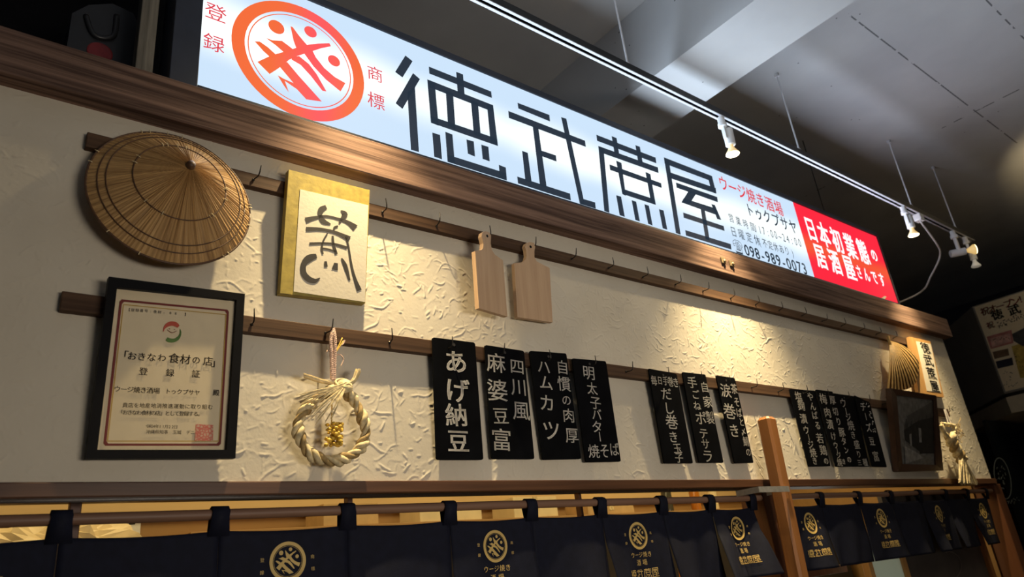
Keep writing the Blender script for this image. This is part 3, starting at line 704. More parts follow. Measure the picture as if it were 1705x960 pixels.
# calligraphy panel
q = [(479.2, 281), (615.6, 316.2), (608.6, 510.3), (463.7, 492)]
q2 = [(481.0, 282), (615.6, 316.2), (608.0, 505.0), (466.5, 487.5)]
pl = Pl((0, -.030, 2.35), (1, 0, 0), (0, -.056 + .030, .41))
t = thing('calligraphy_panel', 'gold-edged panel with one bold brushed black character on white paper', 'panel', pl.at(q2[3]))
slab(MB(), pl, q2, 0.024).build('backing_board', M['gold'], t)
o8, s8 = (430, 260), 3.556
slab(MB(), Pl(pl.O + pl.N * .0015, pl.U, pl.V), cpx(o8, s8, [(248,195),(652,290),(632,862),(209,800)]), .0013).build('paper', M['ricepaper'], t)
mb = MB(); pb = Pl(pl.O + pl.N * .0016, pl.U, pl.V)
for pts, ws in (
 ([(280,380),(330,366),(400,355),(470,370),(530,392),(575,425)], [36,22,14,14,22,40]),
 ([(402,300),(372,318),(366,350),(385,385),(428,402)], [24,36,26,30,8]),
 ([(488,322),(512,345),(490,378),(478,398)], [6,34,16,10]),
 ([(282,432),(360,432),(440,446),(500,470),(540,490)], [28,20,18,24,34]),
 ([(445,440),(452,422),(472,414)], [8,14,10]),
 ([(302,518),(380,515),(450,520),(525,542)], [16,12,14,18]),
 ([(410,455),(385,500),(375,545),(382,580)], [8,10,14,10]),
 ([(380,545),(420,552),(460,565)], [10,10,12]),
 ([(440,470),(444,520),(462,580)], [12,16,18]),
 ([(520,475),(535,545),(550,640),(570,720),(598,795)], [14,12,14,18,30]),
 ([(345,590),(300,605),(268,640),(268,690),(295,725),(335,738),(365,720)], [26,44,34,34,36,26,6]),
 ([(398,622),(400,655)], [16,22]), ([(460,632),(452,672)], [22,38]), ([(492,604),(515,650),(540,735)], [10,24,12])):
    brush(mb, pb, cpx(o8, s8, pts), [w / s8 for w in ws])
mb.build('brushed_character', M['ink'], t)

# certificate
q = [(181.5, 460), (408, 489), (392, 762.5), (143, 763.5)]; pl = tilted(*q, -0.033)
t = thing('framed_certificate', 'large black-framed certificate with a red border, below the straw hat', 'certificate', pl.at(q[3]))
o9, s9 = (80, 450), 2.823
inner = cpx(o9, s9, [(325,78),(887,138),(840,842),(232,842)])
PO = [pl.P(p) for p in q]; PI_ = [pl.P(p) for p in inner]
mb = MB()
for i in range(4):
    j = (i + 1) % 4; mb.prism([PO[i], PO[j], PI_[j], PI_[i]], -pl.N * 0.021)
mb.build('frame', M['black'], t)
pb = Pl(pl.O - pl.N * 0.014, pl.U, pl.V)
inner_b = [p - pl.N * 0.014 for p in PI_]
ex = [p + (p - sum(PI_) / 4) * 0.03 for p in inner_b]
mb = MB().prism(ex, -pl.N * 0.002); mb.build('paper', M['paper'], t)
def ring_px(mb, pl, pts, wd, n):
    P = [pl.uv(p) for p in pts]; c = sum(P) / len(P)
    O_ = []; I_ = []
    for p in P:
        O_.append(pl.pt(p[0], p[1], n)); d = p - c; I_.append(pl.pt(p[0] - math.copysign(wd, d[0]), p[1] - math.copysign(wd, d[1]), n))
    k = len(P); mb.add(O_ + I_, [(i, (i+1) % k, k + (i+1) % k, k + i) for i in range(k)])
mb = MB(); ring_px(mb, pb, cpx(o9, s9, [(336,148),(346,136),(842,184),(850,196),(812,814),(802,824),(268,824),(260,812)]), .0052, .001); mb.build('red_border', mat('maroon_border', (.20, .035, .030), .8, var=.05), t)
mb = MB(); ring_px(mb, pb, cpx(o9, s9, [(352,158),(838,206),(804,804),(276,804)]), .0022, .001); mb.build('gold_line', mat('gold_border', (.55, .36, .08), .7, var=.05), t)
mb = MB(); W = lambda *a, **k: write(mb, pb, *a, n=.001, **k)
W([(c, x, y, h / s9) for c, x, y, h in [(ch, 80 + x / s9, 450 + y / s9, h) for ch, x, y, h in
  [('「',352,398,40),('お',395,403,36),('き',440,406,36),('な',486,409,36),('わ',535,411,34),('食',592,414,44),('材',645,419,42),('の',696,422,34),('店',752,428,40),('」',790,436,40)]]], off=.012)
W([('登', 80 + 448/s9, 450 + 475/s9, 12), ('録', 80 + 573/s9, 450 + 482/s9, 12), ('証', 80 + 695/s9, 450 + 487/s9, 12)], off=.012)
L9 = lambda p0, p1, tx, h: line((80 + p0[0]/s9, 450 + p0[1]/s9), (80 + p1[0]/s9, 450 + p1[1]/s9), tx, h)
W(L9((325,557),(510,566),'ウージ焼き酒場',9.5), off=.012); W(L9((563,568),(700,575),'トゥクプサヤ',8.5), off=.008); W(L9((790,575),(791,575),'殿',9.5), off=.01)
W(L9((362,633),(762,642),'貴店を地産地消推進運動に取り組む',7.6), off=.005)
W(L9((340,667),(716,675),'「おきなわ食材の店」として登録する。',7.6), off=.005)
W(L9((468,732),(600,735),'令和4年11月22日',6)); W(L9((470,758),(700,762),'沖縄県知事 玉城 デニー',6.4))
W(L9((377,184),(545,198),'【登録番号:食材-',5)); W(L9((575,200),(650,208),'08 】',5))
mb.build('lettering', M['darkbrowntext'], t)
def arc_px(c, r, a0, a1, n=14): return [(c[0] + r * math.cos(a), c[1] + r * math.sin(a)) for a in np.linspace(a0, a1, n)]
ce = (80 + 582/s9, 450 + 290/s9)
mb = MB(); brush(mb, pb, arc_px(ce, 14.2, PI * 1.02, PI * 1.78, 9), [1, 2.5, 4.5, 6, 7, 7.5, 7.5, 7, 5], .001, 3); mb.build('red_swirl', mat('swirl_red', (.55, .10, .06), .8, var=.05), t)
mb = MB(); brush(mb, pb, arc_px(ce, 14.2, -PI * .12, PI * .72, 9), [1, 2.5, 3.5, 4.5, 5.5, 6, 6.5, 7, 6], .001, 3); mb.build('green_swirl', mat('swirl_green', (.10, .20, .05), .8, var=.05), t)
mb = MB(); brush(mb, pb, [(ce[0] - 8, ce[1] - 4), (ce[0], ce[1] + 1), (ce[0] + 8, ce[1] - 2)], [.8, 1.3, .8], .001)
for s_ in (-4, 4): brush(mb, pb, [(ce[0] + s_ - 1, ce[1] - 5 + s_ * .12), (ce[0] + s_ + 1, ce[1] - 5 + s_ * .12)], [1.4, 1.4], .001)
mb.build('smile', mat('smile_brown', (.25, .10, .05), .8, var=.05), t)
def seal_mat():
    m, nt, b = _m('red_seal'); N = nt.nodes; L = nt.links; tc = N.new('ShaderNodeTexCoord'); v = N.new('ShaderNodeTexVoronoi'); v.feature = 'DISTANCE_TO_EDGE'; v.inputs['Scale'].default_value = 140
    r = N.new('ShaderNodeValToRGB'); r.color_ramp.elements[0].position = .05; r.color_ramp.elements[1].position = .25; r.color_ramp.elements[0].color = (.62, .16, .12, 1); r.color_ramp.elements[1].color = (.66, .45, .32, 1)
    L.new(tc.outputs['Object'], v.inputs['Vector']); L.new(v.outputs['Distance'], r.inputs[0]); L.new(r.outputs[0], b.inputs['Base Color']); b.inputs['Roughness'].default_value = .8; return m
mb = MB().flat([pb.P(p, .0014) for p in cpx(o9, s9, [(694,722),(776,726),(774,802),(688,800)])]); mb.build('seal', seal_mat(), t)
mb = MB().prism([p - pl.N * .006 for p in [p + (p - sum(PI_) / 4) * .01 for p in PI_]], -pl.N * .0015); mb.build('glass_pane', M['glass'], t)

# ------------------------------------------------------------------ cutting boards
def cutting(outl, hole, pl, label):
    t = thing('cutting_board', label, 'cutting board', pl.at(outl[-1]), 'cutting boards on the upper rail')
    slab(MB(), pl, outl, .016).build('board', M['cut'], t)
    c = pl.uv(hole); mb = MB().flat([pl.pt(c[0] + .0055 * math.cos(a), c[1] + .0055 * math.sin(a), .0006) for a in np.linspace(0, 2 * PI, 16, endpoint=False)])
    mb.build('hanging_hole', M['black'], t)
    return t
o5, s5 = (760, 360), 4.8
pr = Pl((1.63, -.042, 2.5), (1, 0, 0), (0, -.04, 1))
cutting(cpx(o5, s5, [(462,374),(525,366),(552,345),(560,315),(556,270),(546,240),(556,214),(588,204),(620,212),(630,240),(623,280),(624,325),(640,358),(690,385),(745,412),(769,846),(487,804)]), (760 + 592/s5, 360 + 243/s5), pr, 'right one of two pale wooden handled cutting boards, hung flat')
a = math.radians(14)
pL_ = Pl((1.47, -.060, 2.5), (math.cos(a), math.sin(a), 0), (0, -.04, 1))
cutting(cpx(o5, s5, [(150,276),(200,268),(212,255),(216,215),(202,160),(206,132),(228,118),(262,128),(277,152),(274,215),(284,270),(305,302),(372,352),(407,800),(180,733)]), (760 + 248/s5, 360 + 160/s5), pL_, 'left one of two pale wooden handled cutting boards, twisted to show its edge')

# ------------------------------------------------------------------ braids
def braid(mb_list, path, R, r, turns, strands=3, n=160, seg=7, taper=None):
    P = smooth_path(path, 12); P = np.array(P); d = np.cumsum(np.r_[0, np.linalg.norm(np.diff(P, axis=0), axis=1)]); T = d / d[-1]
    ts = np.linspace(0, 1, n); C = np.array([[np.interp(x, T, P[:, k]) for k in range(3)] for x in ts])
    for s_ in range(strands):
        out = []
        for i, x in enumerate(ts):
            tg = C[min(i + 1, n - 1)] - C[max(i - 1, 0)]; tg /= np.linalg.norm(tg); nb = np.cross(tg, [0, 1, 0]); nb /= np.linalg.norm(nb) + 1e-9; bb = np.cross(tg, nb)
            k = 2 * PI * (turns * x + s_ / strands); f = taper(x) if taper else 1
            out.append(C[i] + (nb * math.cos(k) + bb * math.sin(k)) * R * f)
        mb_list[s_ % len(mb_list)].tube(out, [r * (taper(x) if taper else 1) for x in ts], seg)
# wreath
pw = wallpl(-0.05); t = thing('straw_wreath', 'braided straw ring with a knotted top, hung by a cord from the lower rail', 'wreath', pw.at((553, 768)))
ring = [pw.at(p) for p in [(574,650),(590,668),(603,694),(609,722),(598,748),(574,763),(548,767),(518,756),(500,730),(497,704),(508,682),(528,664),(556,648)]]
m1, m2 = MB(), MB(); braid([m1, m2, m1], ring, .0085, .0072, 7.5, 3, 260, 8, taper=lambda x: 1 + .16 * math.sin(x * 47))
m1.build('braided_ring', M['straw'], t, smooth=True); m2.build('braid_strand', M['strawdark'], t, smooth=True)
mb = MB()
def straw(mb, pts, r0, r1, y0=-.055, bow=0.0): 
    n_ = len(pts); mb.tube(smooth_path([wallpl(y0 - bow * math.sin(PI * i / (n_ - 1))).at(p) for i, p in enumerate(pts)], 4), [r0 + (r1 - r0) * i / ((n_ - 1) * 4) for i in range((n_ - 1) * 4 + 1)], 5)
for k in range(22):
    x = rng.uniform(-2.5, 2.5); y = rng.uniform(-3, 3)
    straw(mb, [(572 + x, 643 + y), (588 + x, 634 + y), (596 + x * 1.6, 618 + y * 2)], .0026, .0026, -.06 + rng.uniform(-.008, .008))
for k in range(14):
    y = rng.uniform(-3.5, 3.5); straw(mb, [(555, 638 + y * .6), (530, 632 + y), (506, 624 + y)], .0026, .0022, -.05 + rng.uniform(-.006, .006))
mb.build('straw_ends', M['straw'], t)
mb = MB()
ends = [(497,660),(500,668),(503,664),(512,676),(511,690),(516,698),(524,704),(540,702),(548,700),(520,685),(528,696),(505,672)]
for e in ends:
    for k in range(2):
        j = rng.normal(0, 2.5, 2); straw(mb, [(576 + j[0] * .5, 640 + j[1] * .5), ((576 + e[0]) / 2 + 4, (640 + e[1]) / 2 - 3 + j[1] * .3), (e[0] + j[0], e[1] + j[1])], .0026, .0008, -.066, .012)
mb.build('loose_straws', M['straw'], t)
mb = MB(); 
for k in range(5):
    a0 = k * .35; mb.tube(smooth_path([pw.pt(*(pw.uv((568, 643)) + np.array([.016 * math.cos(a) * 1.3, .013 * math.sin(a) + (k - 2) * .003])), .012 + .008 * math.cos(a + a0)) for a in np.linspace(0, 2 * PI, 12)], 3), .0036, 6)
mb.build('knot', M['straw'], t, smooth=True)
mb = MB(); top = wallpl(-.048).at((555, 547))
braid([mb], [top, wallpl(-.055).at((551, 565)), wallpl(-.055).at((552, 600)), wallpl(-.055).at((553, 632))], .0026, .0028, 14, 2, 160, 6)
braid([mb], [top, wallpl(-.055).at((558, 566)), wallpl(-.055).at((557, 600)), wallpl(-.055).at((556, 632))], .0026, .0028, 14, 2, 160, 6)
mb.tube(smooth_path([wallpl(-.05).at(p) for p in ((554,585),(564,578),(572,571),(574,566))], 4), .0022, 5); mb.tube(smooth_path([wallpl(-.05).at(p) for p in ((556,592),(566,590),(572,598),(568,608))], 4), .0018, 5)
mb.tube(smooth_path([wallpl(-.05).at(p) for p in ((553,586),(546,583),(544,586))], 4), .0018, 5)
mb.build('hanging_cord', M['cord'], t)
mb = MB(); 
for p in ((567, 569), (572, 567), (570, 562)): 
    straw(mb, [(558, 588), p], .0015, .0015, -.055)
mb.tube([wallpl(-.055).at((553, 655)), wallpl(-.055).at((552, 706))], .0018, 6)
for k in range(90):
    v_ = rng.uniform(0, 1); c = wallpl(-.055 + rng.uniform(-.018, .018)).at((544 + 26 * rng.uniform(0, 1) ** .8 + v_ * -2, 704 + v_ * 38))
    mb.ball(c, rng.uniform(.004, .0075), 6, (1, 1, .8))
mb.build('grain_bunch', M['yellow'], t, smooth=True)

# ------------------------------------------------------------------ black menu boards
def cc(off, sc, L_): return [(ch, off[0] + x / sc, off[1] + y / sc, h / sc) + tuple(r) for ch, x, y, h, *r in L_]
V = -PI / 2
a5, a6, a7, a8 = ((700, 540), 4.0), ((870, 560), 4.174), ((1060, 590), 4.8), ((1290, 620), 5.335)
BOARDS = [
 ([(720,561),(791,570),(805,765),(727,765)], 'four big chalk characters in one column, leftmost of the black menu boards',
  cc(*a5, [('あ',235,250,140),('げ',245,440,150),('納',240,605,140),('豆',253,778,140)]), .0),
 ([(807.5,573.8),(872.5,583.8),(890,763.8),(818.8,763.8)], 'four and three chalk characters, second from the left of the black menu boards',
  cc(*a5, [('麻',503,258,120),('婆',513,440,135),('豆',535,610,105),('富',540,770,138),('四',643,282,95),('川',655,418,105),('風',672,575,118)]), .0),
 ([(882,583.5),(943,588),(968,763.6),(903.5,765)], 'large chalk characters left, smaller ones right, third board from the left',
  cc(*a6, [('ハ',147,212,92),('ム',163,322,98),('カ',170,462,112),('ツ',200,655,135),('自',277,215,88),('慣',288,330,95),('の',305,443,70),('肉',320,550,90),('厚',343,688,100)]), .004),
 ([(952.6,596),(1009,601),(1034,768),(975.6,769)], 'one chalk column ending in a sideways row, rightmost of the four left boards',
  cc(*a6, [('明',460,253,90),('太',483,362,78),('子',507,462,85),('バ',515,543,75),('タ',517,628,82),('ー',535,695,70,V),('焼',495,798,88),('そ',570,795,95,0,.95),('ば',637,785,88,0,.95)]), -.004),
 ([(1079.8,613),(1126.7,622),(1154,771),(1106,771)], 'widest of the middle three black boards, its top line written across',
  cc(*a7, [('毎',138,208,72,0,.88),('日',185,208,60,0,.88),('手',230,212,66,0,.88),('巻',270,218,72,0,.88),('き',312,225,72,0,.88),('だ',237,315,92),('し',258,430,92),('巻',280,540,108),('き',293,660,86),('玉',325,750,76),('子',338,825,76)]), .0),
 ([(1136,619),(1174.6,623),(1205,770),(1164,770)], 'middle of the three black boards left of the leaning pole, two chalk columns',
  cc(*a7, [('自',543,262,75),('家',568,380,85),('製',586,505,96,0,.95),('手',443,225,85),('ご',470,320,70),('ね',483,410,66),('ポ',513,510,100),('テ',535,632,82),('サ',550,715,78),('ラ',568,812,98)]), .0),
 ([(1192.3,624.4),(1223.5,629),(1255,770),(1223.5,771)], 'narrow black board with chalk columns, directly left of the leaning pole',
  cc(*a7, [('涙',712,290,98),('巻',742,455,115),('き',780,610,100),('茶',778,275,75,0,.98),('そ',800,380,72,0,.98),('ば',818,465,70,0,.98),('と',838,540,62,0,.98),('〆',853,618,62,0,.98),('鯖',873,695,72,0,.98),('の',892,780,62,0,.98)]), -.004),
 ([(1314.4,647),(1357.5,650),(1383,775.6),(1347,776.5)], 'black menu board with two chalk columns, first right of the leaning pole',
  cc(*a8, [('塩',210,215,80),('麹',235,295,80),('漬',255,410,80),('ウ',278,510,70),('ー',300,575,60,V),('ジ',318,640,70),('焼',340,712,78),('き',355,785,62),('や',315,215,70),('ん',338,300,68),('ば',355,380,68),('る',380,470,68),('若',400,585,84),('鶏',430,690,84),('の',455,785,58)]), .0),
 ([(1358.4,648),(1386.5,651.5),(1419,776.5),(1392,776.5)], 'black menu board tightly written in two columns, second right of the leaning pole',
  cc(*a8, [('梅',430,235,85),('肉',467,355,82),('漬',490,460,80),('け',520,565,66),('ウ',540,645,58),('ー',553,690,48,V),('ジ',566,735,56),('焼',575,797,64),('き',612,790,46),('厚',513,245,72),('切',537,345,66),('り',565,435,66),('豚',595,530,76),('タ',613,610,66),('ン',635,690,58),('の',660,772,54)]), -.008),
 ([(1386.5,654),(1422,659),(1448,776.5),(1419,776.5)], 'black menu board with a single chalk column, third right of the leaning pole',
  cc(*a8, [('ウ',607,270,76),('ー',632,345,66,V),('ジ',652,395,66),('焼',675,470,82),('き',695,555,64),('盛',728,640,74),('り',745,725,60),('三',752,800,50),('種',803,797,62)]), .004),
 ([(1422.7,657.5),(1448.4,670),(1477,777.5),(1453,776.5)], 'rightmost narrow black menu board, next to the framed old photograph',
  cc(*a8, [('チ',785,305,74),('ー',807,390,66,V),('ズ',833,490,74),('豆',862,610,70),('富',898,745,84)]), -.006)]
for q, lab, items, dy in BOARDS:
    pl = tilted(*q, -0.019)
    sl = pl.V[1] / pl.V[2]; sl = min(sl, (-0.036 + 0.019) / (2.27 - pl.O[2])); pl = Pl(pl.O, (1, 0, 0), (0, sl, 1))
    pl = Pl(pl.O + np.array([0, dy, 0]), pl.U, pl.V)
    t = thing('menu_board', 'black menu board, ' + lab if not lab.endswith('boards') and 'black' not in lab else lab, 'menu board', pl.at(q[3]), 'black menu boards on the lower rail')
    # rounded corners
    uv = [pl.uv(p) for p in q]; out = []
    for i in range(4):
        p, a_, b_ = uv[i], uv[i - 1], uv[(i + 1) % 4]; r_ = .008
        d1 = (a_ - p) / np.linalg.norm(a_ - p); d2 = (b_ - p) / np.linalg.norm(b_ - p)
        for k in np.linspace(0, 1, 5):
            c_ = (1 - k) ** 2 * (p + d1 * r_) + 2 * k * (1 - k) * p + k * k * (p + d2 * r_); out.append(pl.pt(*c_))
    MB().prism(out, -pl.N * .0055).build('board', M['board'], t)
    mb = MB(); write(mb, pl, items, n=.0007, wf=1.15 if q[0][0] < 1000 else 1.27, off=0.016 if q[0][0] < 725 else 0.006, jit=.05)
    if q[0][0] > 1420:
        for x, y in ((822,275),(828,300),(842,350),(848,375),(852,398),(862,430),(868,455),(884,495),(888,515)):
            for k in range(3):
                p = (1290 + (x + rng.uniform(-9, 9)) / 5.335, 620 + (y + rng.uniform(-9, 9)) / 5.335); brush(mb, pl, [p, (p[0] + rng.uniform(-1.5, 2.5), p[1] + rng.uniform(0, 2.5))], [.8, .8], .0007, 2)
    mb.build('chalk_lettering', M['chalk'], t)
    h = pl.uv(((q[0][0] + q[1][0]) / 2, (q[0][1] + q[1][1]) / 2)) + np.array([0, -.016])
    MB().flat([pl.pt(h[0] + .005 * math.cos(a), h[1] + .005 * math.sin(a), .0006) for a in np.linspace(0, 2 * PI, 14, endpoint=False)]).build('hanging_hole', M['ink'], t)

# ------------------------------------------------------------------ right end of the wall: fan, name board, photograph, straw braid
t = thing('palm_leaf_fan', 'pleated golden palm-leaf fan hung near the right end of the wall', 'fan', wallpl(-.05).at((1500, 645)))
outer = [(1530,604),(1530,614),(1527,626),(1524,637),(1519,643),(1511,647),(1503,649),(1494,650),(1486,650),(1477,648)]
pp = smooth_path([np.array([x, y, 0]) for x, y in outer], 6); n_ = len(pp); neck = (1481, 567)
vs = []; rows = 9
for i, p in enumerate(pp):
    s_ = i / (n_ - 1)
    ctrl = np.array([1481 + 8 * (1 - s_) + 3 * s_, 600 - 22 * (1 - s_)])
    ctrl = np.array([(neck[0] + p[0]) / 2 + (10 * (1 - s_) + 4 * s_), (neck[1] + p[1]) / 2 - 11 * (1 - s_)])
    for k in range(rows):
        u_ = k / (rows - 1); b_ = (1 - u_) ** 2 * np.array(neck) + 2 * u_ * (1 - u_) * ctrl + u_ * u_ * p[:2]
        y = -.045 - .05 * math.sin(PI * u_ * .8) * (.4 + .6 * math.sin(PI * (s_ * .9 + .1))) + (.011 if (i // 2) % 2 else -.011) * u_
        vs.append(wallpl(y).at(b_))
fs = [(i*rows+k, i*rows+k+1, (i+1)*rows+k+1, (i+1)*rows+k) for i in range(n_-1) for k in range(rows-1)]
lf = MB().add(vs, fs).build('leaf', M['fan'], t); sm_ = lf.modifiers.new('thickness', 'SOLIDIFY'); sm_.thickness = .002
MB().tube(smooth_path([wallpl(-.05).at(p) for p in ((1479, 560), (1480, 566), (1483, 575), (1489, 590))], 4), .009, 8).build('handle', M['fan'], t)
# name board
q = [(1514,560),(1549,568),(1572,661),(1530,656)]; pl = wallpl(-.046)
t = thing('name_board', 'upright honey-wood board with black brushed characters on a cream strip, near the right end', 'board', pl.at(q[3]))
slab(MB(), pl, q, .02).build('board', M['honey'], t)
o6, s6 = (1440, 540), 3.427
slab(MB(), Pl(pl.O + pl.N * .0015, pl.U, pl.V), cpx(o6, s6, [(293,95),(376,110),(437,388),(355,378)]), .0013).build('cream_strip', M['ricepaper'], t)
mb = MB(); write(mb, Pl(pl.O + pl.N * .0016, pl.U, pl.V), cc(o6, s6, [('徳',345,135,56),('武',362,205,58),('蔗',380,280,60),('屋',398,352,58)]), n=.0008, off=.018, wf=1.6); mb.build('brushed_characters', M['ink'], t)
# framed photograph
q = [(1483.5,646),(1559,658),(1571,783),(1496,785)]; pl = tilted(*q, -.03)
t = thing('framed_photograph', 'dark wooden frame with an old black and white street photograph, tipped forward', 'picture', pl.at(q[3]))
inn = cpx(o6, s6, [(188,402),(398,428),(412,800),(222,795)])
PO = [pl.P(p) for p in q]; PI_ = [pl.P(p) for p in inn]; mb = MB()
for i in range(4):
    j = (i + 1) % 4; mb.prism([PO[i], PO[j], PI_[j] - pl.N * .006, PI_[i] - pl.N * .006], -pl.N * .03)
mb.build('frame', M['darkframe'], t)
pb = Pl(pl.O - pl.N * .014, pl.U, pl.V); cen = sum(PI_) / 4
G = lambda g: mat('photo_grey', (g, g * .98, g * .92), .5, var=.35, vs=40)
MB().prism([p - pl.N * .014 + (p - cen) * .04 for p in PI_], -pl.N * .002).build('photo_print', G(.15), t)
gd, gm, gl = G(.02), G(.07), G(.24)
mb = MB()
for m_i, poly in ((0, [(222,600),(300,545),(398,520),(405,720),(398,735),(325,735),(228,660)]), (1, [(222,585),(240,520),(398,430),(398,525),(300,548),(222,600)]),
                  (0, [(232,540),(398,440),(398,447),(234,548)]), (0, [(230,575),(398,500),(398,508),(230,583)]), (2, [(303,590),(318,592),(322,672),(308,672)]), (2, [(250,625),(262,622),(266,690),(256,690)]), (2, [(222,690),(300,735),(330,760),(228,795)]), (0, [(308,680),(320,680),(325,738),(312,738)])):
    mb.cm = m_i; n_off = .001 + .0004 * (len(mb.f) % 9); mb.flat([pb.P(p, n_off) for p in cpx(o6, s6, poly)])
for k in range(7):
    mb.cm = 0; x = 236 + k * 22; mb.flat([pb.P(p, .0042) for p in cpx(o6, s6, [(x, 560 - k * 9), (x + 3, 559 - k * 9), (x + 4, 598 - k * 8), (x + 1, 600 - k * 8)])])
mb.build('old_street_scene', [gd, gm, gl], t)
MB().prism([p - pl.N * .008 + (p - cen) * .02 for p in PI_], -pl.N * .0012).build('glass_pane', M['glass'], t)
# straw braid ornament
pw = wallpl(-.06); t = thing('straw_ornament', 'twisted straw rope ornament with a loop and tassels at the wall end', 'ornament', pw.at((1612, 800)))
m1, m2 = MB(), MB()
braid([m1, m2], [pw.at(p) for p in ((1581,722),(1586,738),(1594,752),(1602,766))], .016, .019, 2.2, 2, 90, 10); braid([m1], [pw.at(p) for p in ((1568,706),(1589,710),(1582,728),(1574,722),(1567,707))], .004, .010, 4, 2, 90, 8)
m1.build('rope', M['straw'], t, smooth=True); m2.build('rope_strand', M['strawdark'], t, smooth=True)
for cx, ex in ((1600, (1597, 1607)), (1604, (1611, 1627))):
    mb = MB()
    for k in range(60):
        e = rng.uniform(*ex); straw(mb, [(cx + rng.uniform(-4, 4), 764 + rng.uniform(-2, 4)), ((cx + e) / 2 + rng.uniform(-2, 2), 785), (e + rng.uniform(-2, 2), 805 - (3 if e < 1600 else 0) + rng.uniform(-4, 2))], .0045, .0035, -.06 + rng.uniform(-.022, .022))
    mb.build('tassel', M['straw'], t)
mb = MB()
for k in range(26):
    p = (1588 + rng.uniform(-3, 8), 706 + rng.uniform(0, 34)); straw(mb, [p, (p[0] + rng.uniform(2, 8), p[1] + rng.uniform(-9, 6)), (p[0] + rng.uniform(4, 13), p[1] + rng.uniform(-14, 10))], .002, .0014, -.055)
mb.build('dried_sprig', M['strawdark'], t)
MB().tube([wallpl(-.055).at((1572, 681)), wallpl(-.06).at((1580, 708))], .004, 6).tube([wallpl(-.055).at((1574, 681)), wallpl(-.06).at((1584, 708))], .004, 6).build('hanging_cord', M['dimwhite'], t)

# ------------------------------------------------------------------ leaning pole with its steel strap
def sq_pole(p0, p1, h):
    p0, p1 = Vector(p0), Vector(p1); d = (p1 - p0).normalized(); a = (Vector((0, 1, 0)) - d * d.y).normalized(); b = d.cross(a); c = h * .32
    sec = [(-h, -h + c), (-h + c, -h), (h - c, -h), (h, -h + c), (h, h - c), (h - c, h), (-h + c, h), (-h, h - c)]
    mb = MB(); vs = []
    for P_, s_ in ((p0, 1), (p1 - d * .012, 1), (p1, .72)):
        for x, y in sec: vs.append(P_ + b * x * s_ + a * y * s_)
    fs = [(i*8+j, i*8+(j+1) % 8, (i+1)*8+(j+1) % 8, (i+1)*8+j) for i in range(2) for j in range(8)] + [tuple(reversed(range(8))), tuple(range(16, 24))]
    return mb.add(vs, fs)
t = thing('wooden_pole', 'tall reddish eight-sided wooden pole strapped upright in front of the header', 'pole', (2.665, -0.085, 0))
sq_pole((2.665, -.088, 0.0), (2.803, -.088, 2.095), .031).build('shaft', M['stick'], t)
mb = MB(); zs = 1.792
for a_, b_ in (((2.57, -.127, zs - .011), (2.785, -.123, zs + .011)), ((2.781, -.1229, zs - .011), (2.785, -.0205, zs + .011)), ((2.57, -.1229, zs - .011), (2.574, -.0205, zs + .011))): mb.box(a_, b_)
mb.build('steel_strap', M['steel'], t)

